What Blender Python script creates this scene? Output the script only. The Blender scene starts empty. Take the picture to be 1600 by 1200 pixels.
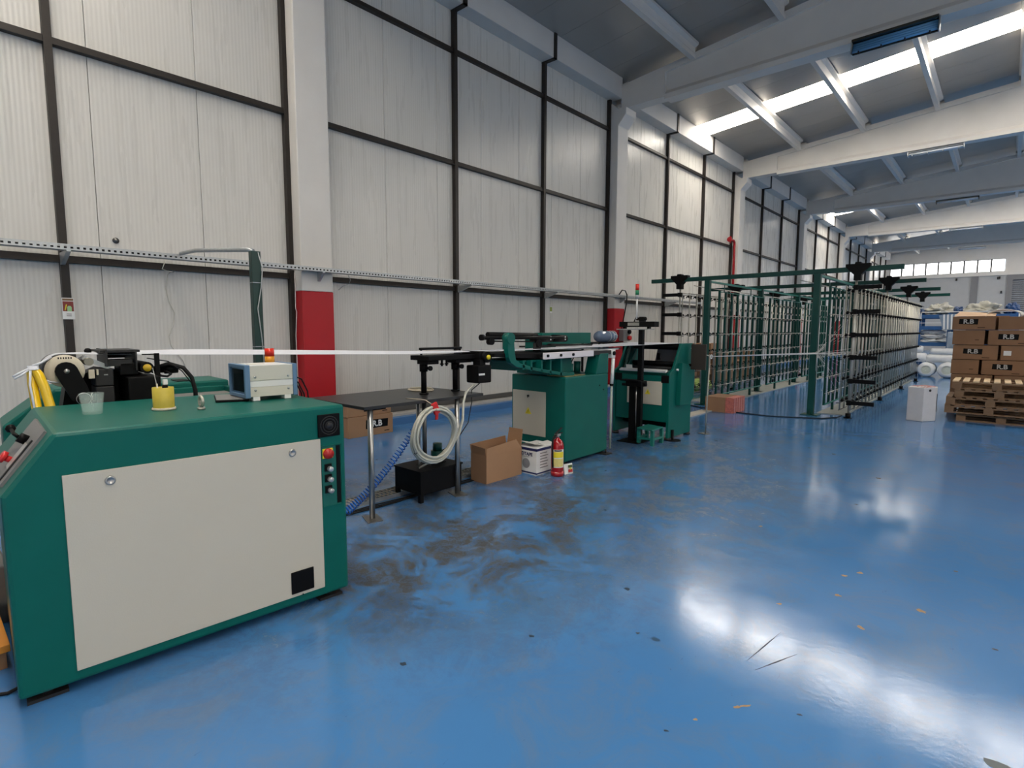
import bpy, math, random
from mathutils import Vector, Matrix
R = math.radians
random.seed(7)
COL = bpy.context.scene.collection
SC = bpy.context.scene

# ------------------------------------------------------------------ camera, world, light, exposure
def make_camera():
    yaw, pit, rol = R(42.0), R(-5.69), R(0.14)
    cy, sy = math.cos(yaw), math.sin(yaw)
    fw = Vector((-sy*math.cos(pit), cy*math.cos(pit), math.sin(pit)))
    rt = Vector((cy, sy, 0)); up = rt.cross(fw)
    r2 = rt*math.cos(rol)+up*math.sin(rol); u2 = -rt*math.sin(rol)+up*math.cos(rol)
    cam = bpy.data.cameras.new('camera'); ob = bpy.data.objects.new('camera', cam); COL.objects.link(ob)
    m = Matrix((r2, u2, -fw)).transposed().to_4x4(); m.translation = Vector((7.95, 0, 1.6))
    ob.matrix_world = m
    cam.sensor_width = 36; cam.lens = 857/1600*36; cam.clip_start = 0.05; cam.clip_end = 300
    SC.camera = ob
make_camera()
SKYLIGHT_E = 12.0      # daylight through the translucent roof sheets
WINDOW_E = 2.2        # daylight through the high end windows
w = bpy.data.worlds.new('world'); SC.world = w; w.use_nodes = True
w.node_tree.nodes['Background'].inputs[0].default_value = (0.75, 0.85, 1.0, 1)
w.node_tree.nodes['Background'].inputs[1].default_value = 1.0
SC.view_settings.view_transform = 'Standard'; SC.view_settings.look = 'None'
SC.view_settings.gamma = 1; SC.view_settings.use_curve_mapping = False
SC.view_settings.exposure = 0.75
SC.cycles.use_denoising = True
SC.cycles.max_bounces = 10; SC.cycles.diffuse_bounces = 6; SC.cycles.glossy_bounces = 5
SC.cycles.transmission_bounces = 6; SC.cycles.sample_clamp_indirect = 6
SC.cycles.caustics_reflective = False; SC.cycles.caustics_refractive = False
def area(name, loc, rot, sx, sy, power, col=(1, 1, 1)):
    l = bpy.data.lights.new(name, 'AREA'); l.shape = 'RECTANGLE'; l.size = sx; l.size_y = sy
    l.energy = power; l.color = col
    o = bpy.data.objects.new(name, l); o.location = loc; o.rotation_euler = rot; COL.objects.link(o)
# added fill lamps: one unseen behind the camera, one along the right wall
area('fill_behind_camera', (11.5, -6.2, 2.6), (R(90), 0, 0), 7.0, 5.0, 60, (1.0, 0.94, 0.86))
area('fill_right_wall', (23.7, 18, 5.9), (0, R(90), 0), 2.2, 44, 500, (1.0, 0.94, 0.86))

# ------------------------------------------------------------------ materials
MATS = {}
def mat(name, col, rough=0.5, metal=0.0, var=0.08, vs=6.0, bump=0.0, bs=60.0, spec=0.5, emit=0, alpha=None, trans=0, coat=0):
    if name in MATS: return MATS[name]
    m = bpy.data.materials.new(name); m.use_nodes = True; nt = m.node_tree; N = nt.nodes; L = nt.links
    b = N['Principled BSDF']
    b.inputs['Roughness'].default_value = rough; b.inputs['Metallic'].default_value = metal
    b.inputs['Specular IOR Level'].default_value = spec
    b.inputs['Coat Weight'].default_value = coat
    tc = N.new('ShaderNodeTexCoord')
    no = N.new('ShaderNodeTexNoise'); no.inputs['Scale'].default_value = vs; no.inputs['Detail'].default_value = 5
    L.new(tc.outputs['Object'], no.inputs['Vector'])
    mx = N.new('ShaderNodeMix'); mx.data_type = 'RGBA'
    mx.inputs['A'].default_value = (*[c*(1-var) for c in col], 1); mx.inputs['B'].default_value = (*[min(1, c*(1+var)) for c in col], 1)
    L.new(no.outputs['Fac'], mx.inputs['Factor']); L.new(mx.outputs['Result'], b.inputs['Base Color'])
    if bump:
        n2 = N.new('ShaderNodeTexNoise'); n2.inputs['Scale'].default_value = bs; n2.inputs['Detail'].default_value = 3
        L.new(tc.outputs['Object'], n2.inputs['Vector'])
        bp = N.new('ShaderNodeBump'); bp.inputs['Strength'].default_value = bump; bp.inputs['Distance'].default_value = 0.01
        L.new(n2.outputs['Fac'], bp.inputs['Height']); L.new(bp.outputs['Normal'], b.inputs['Normal'])
    if emit:
        b.inputs['Emission Color'].default_value = (*col, 1); b.inputs['Emission Strength'].default_value = emit
    if trans: b.inputs['Transmission Weight'].default_value = trans
    if alpha is not None: b.inputs['Alpha'].default_value = alpha
    MATS[name] = m
    return m
GREEN = mat('green_enamel', (0.0015, 0.110, 0.088), 0.40, var=0.14, vs=4, bump=0.06, bs=160, spec=0.26)
GREEN_D = mat('green_steel', (0.001, 0.050, 0.040), 0.42, var=0.15, vs=3, spec=0.35)
GREEN_L = mat('green_rail', (0.01, 0.16, 0.13), 0.4, var=0.1)
BEIGE = mat('beige_enamel', (0.55, 0.51, 0.42), 0.42, var=0.03, vs=3, bump=0.05, bs=180)
BLACK = mat('black_paint', (0.004, 0.004, 0.0045), 0.5, var=0.3, vs=20, spec=0.12)
BLACKR = mat('black_rubber', (0.008, 0.008, 0.009), 0.65, var=0.2, spec=0.25)
DGREY = mat('dark_grey_metal', (0.022, 0.022, 0.023), 0.5, var=0.15, vs=15, spec=0.3)
STEEL = mat('bare_steel', (0.42, 0.42, 0.41), 0.32, 0.9, var=0.2, vs=12)
CHROME = mat('chrome_tube', (0.44, 0.43, 0.38), 0.38, 0.5, var=0.25, vs=9)
GALV = mat('galvanised', (0.44, 0.46, 0.47), 0.42, 0.7, var=0.2, vs=25)
PIPEG = mat('dark_steel_pipe', (0.2, 0.195, 0.185), 0.35, 0.8, var=0.25, vs=14)
WHITEP = mat('white_wall_paint', (0.68, 0.655, 0.62), 0.62, var=0.07, vs=2.5, bump=0.12, bs=45)
REDP = mat('red_column_paint', (0.42, 0.003, 0.010), 0.5, var=0.1, vs=4, bump=0.1, bs=45)
GIRT = mat('brown_black_girt', (0.020, 0.015, 0.012), 0.5, 0.2, var=0.4, vs=18)
CARD = mat('cardboard', (0.36, 0.20, 0.105), 0.75, var=0.10, vs=5, bump=0.05, bs=80)
CARD_D = mat('worn_cardboard', (0.27, 0.145, 0.075), 0.8, var=0.16, vs=4)
CARD_L = mat('pale_cardboard', (0.62, 0.42, 0.27), 0.7, var=0.06)
WHITE = mat('white_plastic', (0.74, 0.74, 0.72), 0.4, var=0.03)
PRINTW = mat('white_print', (0.78, 0.78, 0.76), 0.6, var=0.02)
NAVY = mat('navy_print', (0.012, 0.018, 0.10), 0.5, var=0.05)
RED = mat('red_enamel', (0.36, 0.004, 0.008), 0.25, var=0.06, coat=0.4)
REDC = mat('red_plastic', (0.62, 0.02, 0.02), 0.35, var=0.05)
ORANGE = mat('orange_paint', (0.75, 0.28, 0.03), 0.5, var=0.15)
YELLOW = mat('yellow_hose', (0.80, 0.52, 0.01), 0.28, var=0.06, coat=0.3)
YELP = mat('yellow_print', (0.80, 0.66, 0.03), 0.5, var=0.04)
WOOD = mat('pallet_wood', (0.22, 0.13, 0.07), 0.75, var=0.35, vs=7, bump=0.1, bs=50)
WOODL = mat('fresh_pallet_wood', (0.62, 0.46, 0.28), 0.7, var=0.15, vs=7)
TAPE = mat('white_tape', (0.60, 0.62, 0.68), 0.5, var=0.02)
YARN = mat('white_yarn', (0.72, 0.72, 0.70), 0.7, var=0.05)
SKIN_B = mat('blue_steel_rack', (0.02, 0.09, 0.25), 0.45, var=0.15)
BLUEH = mat('blue_spiral_hose', (0.015, 0.14, 0.55), 0.3, var=0.05)
HOSE = mat('clear_pvc_hose', (0.62, 0.62, 0.54), 0.18, var=0.05, alpha=0.72)
WRAP = mat('white_wrapped_fabric', (0.66, 0.68, 0.70), 0.42, var=0.14, vs=8, bump=0.5, bs=9)
FILM = mat('cream_film', (0.62, 0.60, 0.52), 0.35, var=0.2, vs=5, bump=0.5, bs=8)
TARP = mat('blue_tarp', (0.02, 0.075, 0.22), 0.5, var=0.3, vs=3, bump=0.4, bs=7)
BLUEM = mat('instrument_blue', (0.105, 0.20, 0.33), 0.45, var=0.04)
CREAM = mat('instrument_cream', (0.60, 0.58, 0.50), 0.45, var=0.03)
SCREEN = mat('dark_screen', (0.012, 0.02, 0.024), 0.12, var=0.1)
BEAR = mat('ivory_disc', (0.60, 0.54, 0.42), 0.4, var=0.08, vs=30)
SPOOL = mat('yellow_card_tube', (0.48, 0.38, 0.045), 0.6, var=0.16, vs=30)
GREYP = mat('grey_panel', (0.19, 0.185, 0.18), 0.45, var=0.06)
GREYB = mat('end_wall_block', (0.40, 0.41, 0.42), 0.8, var=0.06, vs=3, bump=0.15, bs=20)
SHUT = mat('grey_shutter', (0.13, 0.135, 0.145), 0.5, 0.2, var=0.05)
GLASS = mat('clear_glass', (0.75, 0.88, 0.84), 0.03, var=0.0, alpha=0.12)
BOTTLE = mat('blue_bottle', (0.30, 0.42, 0.62), 0.1, var=0.1, trans=0.5)
AMBER = mat('amber_lens', (0.75, 0.30, 0.02), 0.2, var=0.1)
REDL = mat('red_lens', (0.72, 0.03, 0.015), 0.2, var=0.1)
GREENL = mat('green_lens', (0.02, 0.22, 0.09), 0.2, var=0.1)
TUBE = mat('fluorescent_tube_off', (0.70, 0.74, 0.80), 0.25, var=0.02)
TUBEB = mat('blue_coated_tube', (0.13, 0.36, 0.66), 0.25, var=0.1)
REFL = mat('lamp_reflector', (0.62, 0.62, 0.60), 0.3, 0.3, var=0.05)
OLIVE = mat('brown_reflector', (0.09, 0.08, 0.06), 0.25, 0.6, var=0.2)
FOAM = mat('white_foam', (0.60, 0.58, 0.58), 0.7, var=0.08, vs=9, bump=0.3, bs=25)
PINK = mat('pink_thread', (0.62, 0.30, 0.28), 0.7, var=0.3, vs=30)
REDBOX = mat('printed_red_net', (0.46, 0.13, 0.10), 0.6, var=0.7, vs=38)
GREENV = mat('green_jacket', (0.45, 0.62, 0.16), 0.6, var=0.25, vs=12)
BEIGEF = mat('beige_trunking', (0.46, 0.43, 0.37), 0.6, var=0.1)
SKYL = mat('skylight_sheet', (1.0, 0.925, 0.815), 0.4, var=0.0, emit=SKYLIGHT_E)
PANE = mat('frosted_pane', (1.0, 1.0, 1.0), 0.2, var=0.0, emit=WINDOW_E)

def node_mat(name):
    m = bpy.data.materials.new(name); m.use_nodes = True
    return m, m.node_tree.nodes, m.node_tree.links, m.node_tree.nodes['Principled BSDF']
def rgbmix(N, L, fac, a, b, name=None):
    mx = N.new('ShaderNodeMix'); mx.data_type = 'RGBA'
    for s, v in (('A', a), ('B', b)):
        if isinstance(v, tuple): mx.inputs[s].default_value = (*v, 1)
        else: L.new(v, mx.inputs[s])
    if isinstance(fac, float): mx.inputs['Factor'].default_value = fac
    else: L.new(fac, mx.inputs['Factor'])
    return mx.outputs['Result']
def noise(N, L, vec, scale, detail=4, rough=0.5, dist=0.0):
    n = N.new('ShaderNodeTexNoise'); n.inputs['Scale'].default_value = scale; n.inputs['Detail'].default_value = detail
    n.inputs['Roughness'].default_value = rough; n.inputs['Distortion'].default_value = dist; L.new(vec, n.inputs['Vector'])
    return n.outputs['Fac']
def ramp(N, L, fac, a, b, va=0.0, vb=1.0):
    r = N.new('ShaderNodeMapRange'); r.inputs['From Min'].default_value = a; r.inputs['From Max'].default_value = b
    r.inputs['To Min'].default_value = va; r.inputs['To Max'].default_value = vb; L.new(fac, r.inputs['Value'])
    return r.outputs['Result']
def mul(N, L, a, b, op='MULTIPLY'):
    m = N.new('ShaderNodeMath'); m.operation = op
    for i, v in enumerate((a, b)):
        if isinstance(v, float): m.inputs[i].default_value = v
        else: L.new(v, m.inputs[i])
    m.use_clamp = False
    return m.outputs[0]
def scaled(N, L, vec, s):
    mp = N.new('ShaderNodeMapping'); mp.inputs['Scale'].default_value = s; L.new(vec, mp.inputs['Vector']); return mp.outputs['Vector']

def wall_panel_mat():
    m, N, L, b = node_mat('ribbed_wall_panel')
    tc = N.new('ShaderNodeTexCoord'); v = tc.outputs['Object']
    wv = N.new('ShaderNodeTexWave'); wv.wave_type = 'BANDS'; wv.bands_direction = 'Y'; wv.inputs['Scale'].default_value = 7.0
    L.new(v, wv.inputs['Vector'])
    big = noise(N, L, scaled(N, L, v, (1, 1, .35)), 1.6, 5)
    c = rgbmix(N, L, big, (0.60, 0.585, 0.545), (0.69, 0.67, 0.625))
    c = rgbmix(N, L, mul(N, L, wv.outputs['Fac'], 0.22), c, (0.44, 0.42, 0.385))
    L.new(c, b.inputs['Base Color'])
    L.new(ramp(N, L, noise(N, L, scaled(N, L, v, (1, 3, .3)), 3, 4), 0.3, 0.7, 0.24, 0.36), b.inputs['Roughness'])
    bp = N.new('ShaderNodeBump'); bp.inputs['Strength'].default_value = 0.35; bp.inputs['Distance'].default_value = 0.0025
    L.new(wv.outputs['Fac'], bp.inputs['Height'])
    b2 = N.new('ShaderNodeBump'); b2.inputs['Strength'].default_value = 0.35; b2.inputs['Distance'].default_value = 0.012
    L.new(noise(N, L, scaled(N, L, v, (1, 2.2, .5)), 2.2, 3), b2.inputs['Height']); L.new(bp.outputs['Normal'], b2.inputs['Normal'])
    L.new(b2.outputs['Normal'], b.inputs['Normal'])
    return m
WPANEL = wall_panel_mat()

def roof_mat():
    m, N, L, b = node_mat('roof_sheet_underside')
    tc = N.new('ShaderNodeTexCoord'); v = tc.outputs['Object']
    L.new(rgbmix(N, L, noise(N, L, v, 1.2, 4), (0.36, 0.34, 0.31), (0.42, 0.40, 0.37)), b.inputs['Base Color'])
    b.inputs['Roughness'].default_value = 0.30; b.inputs['Metallic'].default_value = 0.25
    bp = N.new('ShaderNodeBump'); bp.inputs['Strength'].default_value = 0.25; bp.inputs['Distance'].default_value = 0.004
    L.new(noise(N, L, scaled(N, L, v, (.5, 14, 1)), 3, 3), bp.inputs['Height']); L.new(bp.outputs['Normal'], b.inputs['Normal'])
    return m
ROOF = roof_mat()

def floor_mat():
    m, N, L, b = node_mat('blue_epoxy_floor')
    tc = N.new('ShaderNodeTexCoord'); v = tc.outputs['Object']
    base = rgbmix(N, L, noise(N, L, v, 0.7, 5, 0.6), (0.048, 0.168, 0.395), (0.064, 0.212, 0.470))
    # worn, dusty patches
    wear = ramp(N, L, noise(N, L, v, 2.3, 12, 0.78, 0.8), 0.48, 0.66)
    base = rgbmix(N, L, mul(N, L, wear, 0.5), base, (0.13, 0.185, 0.26))
    # the oily area beside the tank and the green machines
    sep = N.new('ShaderNodeSeparateXYZ'); L.new(v, sep.inputs[0])
    def blob(cx, cy, rx, ry):
        a = mul(N, L, mul(N, L, sep.outputs['X'], -cx, 'ADD'), 1/rx); a = mul(N, L, a, a)
        c = mul(N, L, mul(N, L, sep.outputs['Y'], -cy, 'ADD'), 1/ry); c = mul(N, L, c, c)
        return ramp(N, L, mul(N, L, a, c, 'ADD'), 0.15, 1.0, 1.0, 0.0)
    g = mul(N, L, mul(N, L, blob(5.0, 3.0, 1.3, 2.3), 1.15), mul(N, L, blob(4.5, 4.6, 2.6, 4.6), 0.85), 'MAXIMUM')
    grime = ramp(N, L, noise(N, L, v, 1.9, 14, 0.80, 0.5), 0.43, 0.53)
    fine = ramp(N, L, noise(N, L, v, 13, 12, 0.85, 0.5), 0.40, 0.56, 0.35, 1.0)
    grime = mul(N, L, mul(N, L, mul(N, L, grime, fine), g), 1.0)
    gc = rgbmix(N, L, noise(N, L, v, 6, 5), (0.012, 0.018, 0.026), (0.10, 0.088, 0.066))
    base = rgbmix(N, L, grime, base, gc)
    # dark specks and chips down to the ochre screed
    vo = N.new('ShaderNodeTexVoronoi'); vo.inputs['Scale'].default_value = 3.2; vo.inputs['Randomness'].default_value = 1
    nz = N.new('ShaderNodeTexNoise'); nz.inputs['Scale'].default_value = 9; L.new(v, nz.inputs['Vector'])
    va = N.new('ShaderNodeMixRGB'); va.inputs[0].default_value = 0.08; L.new(v, va.inputs[1]); L.new(nz.outputs['Color'], va.inputs[2])
    L.new(va.outputs[0], vo.inputs['Vector'])
    sr = N.new('ShaderNodeSeparateColor'); L.new(vo.outputs['Color'], sr.inputs[0])
    spot = mul(N, L, ramp(N, L, vo.outputs['Distance'], 0.055, 0.085, 1, 0), ramp(N, L, sr.outputs[0], 0.72, 0.75))
    base = rgbmix(N, L, mul(N, L, spot, 0.85), base, rgbmix(N, L, ramp(N, L, sr.outputs[1], 0.78, 0.8), (0.02, 0.05, 0.09), (0.36, 0.23, 0.11)))
    sm = ramp(N, L, noise(N, L, scaled(N, L, v, (3.5, 1, 1)), 9, 6, 0.7, 1.2), 0.67, 0.72)
    base = rgbmix(N, L, mul(N, L, sm, 0.5), base, (0.02, 0.07, 0.14))
    v3 = N.new('ShaderNodeTexVoronoi'); v3.inputs['Scale'].default_value = 7.0; L.new(v, v3.inputs['Vector'])
    s3 = N.new('ShaderNodeSeparateColor'); L.new(v3.outputs['Color'], s3.inputs[0])
    ws = mul(N, L, ramp(N, L, v3.outputs['Distance'], 0.05, 0.09, 1, 0), ramp(N, L, s3.outputs[1], 0.86, 0.88))
    base = rgbmix(N, L, mul(N, L, ws, mul(N, L, blob(5.0, 4.6, 1.6, 2.2), 0.8)), base, (0.6, 0.62, 0.64))
    L.new(base, b.inputs['Base Color'])
    r = ramp(N, L, noise(N, L, v, 3.0, 8, 0.65), 0.3, 0.7, 0.08, 0.17)
    r = mul(N, L, r, mul(N, L, grime, 0.35), 'ADD')
    L.new(r, b.inputs['Roughness'])
    b.inputs['Specular IOR Level'].default_value = 0.5
    bp = N.new('ShaderNodeBump'); bp.inputs['Strength'].default_value = 0.22; bp.inputs['Distance'].default_value = 0.0016
    L.new(noise(N, L, v, 32, 6, 0.65), bp.inputs['Height'])
    b2 = N.new('ShaderNodeBump'); b2.inputs['Strength'].default_value = 0.05; b2.inputs['Distance'].default_value = 0.01
    L.new(noise(N, L, v, 2.5, 3), b2.inputs['Height']); L.new(bp.outputs['Normal'], b2.inputs['Normal'])
    L.new(b2.outputs['Normal'], b.inputs['Normal'])
    return m
FLOOR = floor_mat()

# ------------------------------------------------------------------ mesh helpers
class MB:
    def __init__(s): s.v = []; s.f = []; s.sm = []
    def add(s, vs, fs, smooth=False):
        o = len(s.v); s.v += [tuple(x) for x in vs]
        for f in fs: s.f.append(tuple(i+o for i in f)); s.sm.append(smooth)
        return s
    def box(s, x0, x1, y0, y1, z0, z1):
        return s.add([(x0,y0,z0),(x1,y0,z0),(x1,y1,z0),(x0,y1,z0),(x0,y0,z1),(x1,y0,z1),(x1,y1,z1),(x0,y1,z1)],
                     [(0,3,2,1),(4,5,6,7),(0,1,5,4),(1,2,6,5),(2,3,7,6),(3,0,4,7)])
    def obox(s, c, ax, ay, az):     # centre and three half-axis vectors
        c, ax, ay, az = map(Vector, (c, ax, ay, az))
        P = [c+i*ax+j*ay+k*az for k in (-1,1) for j, i in ((-1,-1),(-1,1),(1,1),(1,-1))]
        return s.add(P, [(0,3,2,1),(4,5,6,7),(0,1,5,4),(1,2,6,5),(2,3,7,6),(3,0,4,7)])
    def prism(s, poly, axis, a0, a1):   # polygon in the other two axes, extruded along axis
        def P(p, a): return (a, p[0], p[1]) if axis == 'x' else ((p[0], a, p[1]) if axis == 'y' else (p[0], p[1], a))
        n = len(poly); vs = [P(p, a0) for p in poly]+[P(p, a1) for p in poly]
        return s.add(vs, [tuple(range(n))[::-1], tuple(range(n, 2*n))]+[(i, (i+1) % n, n+(i+1) % n, n+i) for i in range(n)])
    def tube(s, pts, r, n=8, cap=True, smooth=True):
        pts = [Vector(p) for p in pts]; rs = r if isinstance(r, (list, tuple)) else [r]*len(pts)
        rings = []; up = None
        for i, p in enumerate(pts):
            d = (pts[min(i+1, len(pts)-1)]-pts[max(i-1, 0)])
            d = d.normalized() if d.length > 1e-9 else Vector((0, 0, 1))
            if up is None: up = Vector((0,0,1)) if abs(d.z) < 0.9 else Vector((1,0,0))
            a = d.cross(up)
            if a.length < 1e-4: a = d.cross(Vector((0.3, 1, 0.2)))
            a.normalize(); u = a.cross(d).normalized(); up = u
            rings.append([p+(a*math.cos(2*math.pi*k/n)+u*math.sin(2*math.pi*k/n))*rs[i] for k in range(n)])
        vs = [v for rg in rings for v in rg]; fs = []
        for i in range(len(pts)-1):
            for k in range(n): fs.append((i*n+k, (i+1)*n+k, (i+1)*n+(k+1) % n, i*n+(k+1) % n))
        s.add(vs, fs, smooth)
        if cap:
            o = len(s.v)-len(vs); m = (len(pts)-1)*n
            s.f.append(tuple(o+k for k in range(n))); s.sm.append(False)
            s.f.append(tuple(o+m+k for k in range(n))[::-1]); s.sm.append(False)
        return s
    def cyl(s, p0, p1, r, n=16, r1=None): return s.tube([p0, p1], [r, r if r1 is None else r1], n)
    def lathe(s, prof, c=(0,0,0), axis='z', n=24, smooth=True):
        vs = []; fs = []; c = Vector(c)
        for r, h in prof:
            for k in range(n):
                a = 2*math.pi*k/n; x, y = r*math.cos(a), r*math.sin(a)
                vs.append(c+Vector((x, y, h) if axis == 'z' else ((h, x, y) if axis == 'x' else (x, h, y))))
        for i in range(len(prof)-1):
            for k in range(n): fs.append((i*n+k, i*n+(k+1) % n, (i+1)*n+(k+1) % n, (i+1)*n+k))
        return s.add(vs, fs, smooth)
    def torus(s, c, R0, r, axis='z', n=24, m=8, sx=1, sy=1):
        vs = []; fs = []; c = Vector(c)
        for i in range(n):
            a = 2*math.pi*i/n
            for j in range(m):
                b = 2*math.pi*j/m; q = R0+r*math.cos(b); x, y, h = q*math.cos(a)*sx, q*math.sin(a)*sy, r*math.sin(b)
                vs.append(c+Vector((x, y, h) if axis == 'z' else ((h, x, y) if axis == 'x' else (x, h, y))))
        for i in range(n):
            for j in range(m): fs.append((i*m+j, ((i+1) % n)*m+j, ((i+1) % n)*m+(j+1) % m, i*m+(j+1) % m))
        return s.add(vs, fs, True)
    def mesh(s, name, off=(0,0,0), fix=True):
        me = bpy.data.meshes.new(name); ox, oy, oz = off
        me.from_pydata([(x-ox, y-oy, z-oz) for x, y, z in s.v], [], s.f)
        for p, q in zip(me.polygons, s.sm): p.use_smooth = q
        if fix:
            import bmesh
            bm = bmesh.new(); bm.from_mesh(me); bmesh.ops.recalc_face_normals(bm, faces=bm.faces); bm.to_mesh(me); bm.free()
        return me
def B(*a): return MB().box(*a)
def bevel(o, wd, seg=2):
    md = o.modifiers.new('bevel', 'BEVEL'); md.width = wd; md.segments = seg; md.limit_method = 'ANGLE'; md.angle_limit = R(40)
    return o
def tags(o, label=None, cat=None, group=None, kind=None):
    for k, v in (('label', label), ('category', cat), ('group', group), ('kind', kind)):
        if v: o[k] = v
    return o
class T:
    """a thing: an Empty at its base. world=True: the part meshes are given in world coordinates."""
    def __init__(s, name, label, cat, loc, rz=0.0, group=None, kind=None, world=True, fr=None):
        s.loc = Vector(loc); s.world = world
        s.e = bpy.data.objects.new(name, None); s.e.empty_display_size = 0.05; COL.objects.link(s.e)
        s.e.location = s.loc; s.e.rotation_euler.z = R(rz)
        tags(s.e, label, cat, group, kind)
    def part(s, name, mb, m, parent=None, label=None, bev=0, kind=None):
        me = mb.mesh(name, s.loc if s.world else (0,0,0)) if isinstance(mb, MB) else mb
        if not me.materials: me.materials.append(m)
        o = bpy.data.objects.new(name, me); COL.objects.link(o); o.parent = parent or s.e
        if label: o['label'] = label
        if kind: o['kind'] = kind
        if bev: bevel(o, bev)
        return o
def one(name, mb, m, label, cat, group=None, kind=None, bev=0, loc=None):
    if loc is None:
        xs, ys, zs = zip(*mb.v); loc = ((min(xs)+max(xs))/2, (min(ys)+max(ys))/2, min(zs))
    me = mb.mesh(name, loc); me.materials.append(m)
    o = bpy.data.objects.new(name, me); COL.objects.link(o); o.location = loc
    tags(o, label, cat, group, kind)
    if bev: bevel(o, bev)
    return o
def inst(name, me, parent, loc, rot=None, label=None):
    o = bpy.data.objects.new(name, me); COL.objects.link(o); o.parent = parent; o.location = loc
    if rot: o.rotation_euler = rot
    if label: o['label'] = label
    return o
def copy_thing(e, loc, label=None, rz=None):
    r = e.copy(); COL.objects.link(r); r.location = loc
    if rz is not None: r.rotation_euler.z = R(rz)
    if label: r['label'] = label
    for ch in list(e.children):
        c = ch.copy(); COL.objects.link(c); c.parent = r
        for g in list(ch.children):
            d = g.copy(); COL.objects.link(d); d.parent = c
    return r
def text_mesh(txt, size, m, bold=0.0, name='lettering'):
    cu = bpy.data.curves.new(name, 'FONT'); cu.body = txt; cu.size = size; cu.extrude = 0.0008; cu.offset = bold
    cu.align_x = 'CENTER'; cu.align_y = 'CENTER'; cu.resolution_u = 3
    o = bpy.data.objects.new(name, cu); COL.objects.link(o)
    dg = bpy.context.evaluated_depsgraph_get(); dg.update()
    me = bpy.data.meshes.new_from_object(o.evaluated_get(dg)); me.name = name
    bpy.data.objects.remove(o); me.materials.clear(); me.materials.append(m)
    return me
FACE_X = (R(90), 0, R(90))      # lettering that faces +x
FACE_MY = (R(90), 0, 0)         # lettering that faces -y

# ------------------------------------------------------------------ the hall
COLY = [-4.34+8.53*k for k in range(7)]+[55.1]       # column centres along the wall
Y0, Y1 = -6.5, 55.4
RT = 24.0                                             # the right wall
def roof_z(x): return 7.85+0.1*x if x <= 12 else 7.85+0.1*(24-x)
def struct(name, mb, m, label=None, bev=0, loc=None):
    return one(name, mb, m, label, None, kind='structure', bev=bev, loc=loc)

struct('floor', B(-0.3, RT, Y0, Y1, -0.1, 0), FLOOR, 'blue epoxy floor with oil stains and chips', loc=(0, 0, 0))
ft = bpy.data.objects['floor']
# chips down to the ochre screed, dark scuffs and two long scratches worn into the paint
random.seed(17)
def floor_mark(name, x, y, rx, ry, m, ang=0.0):
    n = 11; P = []
    for k in range(n):
        a = 2*math.pi*k/n; q = random.uniform(0.55, 1.15); u, v_ = rx*q*math.cos(a), ry*q*math.sin(a)
        P.append((x+u*math.cos(ang)-v_*math.sin(ang), y+u*math.sin(ang)+v_*math.cos(ang)))
    me = MB().prism(P, 'z', -0.001, 0.0006).mesh(name); me.materials.append(m)
    o = bpy.data.objects.new(name, me); COL.objects.link(o); o.parent = ft
OCH = mat('ochre_screed', (0.33, 0.22, 0.12), 0.7, var=0.4, vs=60); DSC = mat('dark_scuff', (0.02, 0.04, 0.07), 0.5, var=0.3)
for x, y, rx, ry in ((7.20, 2.27, .016, .010), (7.225, 2.305, .035, .006), (7.10, 2.08, .010, .008), (7.26, 4.02, .02, .016), (7.33, 4.14, .022, .018), (7.06, 3.34, .018, .012), (7.29, 3.69, .018, .02), (7.47, 3.36, .014, .03), (7.69, 3.80, .02, .028), (6.55, 4.6, .02, .018)):
    floor_mark('paint_chip', x, y, rx, ry, OCH, 0.9)
for x, y, rx, ry in ((7.04, 1.94, .012, .006), (8.01, 3.58, .016, .01), (7.41, 2.4, .013, .006), (6.3, 2.9, .02, .02), (6.2, 2.1, .018, .012), (6.6, 2.5, .012, .01), (7.8, 4.6, .02, .015), (5.9, 1.5, .02, .016)):
    floor_mark('dark_scuff', x, y, rx, ry, DSC, 0.4)
for (x0, y0, x1, y1) in ((7.115, 2.64, 7.16, 3.02), (7.17, 2.59, 7.28, 2.86)):
    dx, dy = x1-x0, y1-y0; L0 = math.hypot(dx, dy); nx, ny = -dy/L0*0.0035, dx/L0*0.0035
    me = MB().prism([(x0, y0), ((x0+x1)/2+nx, (y0+y1)/2+ny), (x1, y1), ((x0+x1)/2-nx, (y0+y1)/2-ny)], 'z', -0.001, 0.0006).mesh('floor_scratch'); me.materials.append(DSC)
    o = bpy.data.objects.new('floor_scratch', me); COL.objects.link(o); o.parent = ft
floor_mark('bare_patch', 8.03, 2.60, .055, .035, mat('bare_concrete', (0.14, 0.16, 0.17), 0.8, var=0.2), 0.3)
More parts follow.
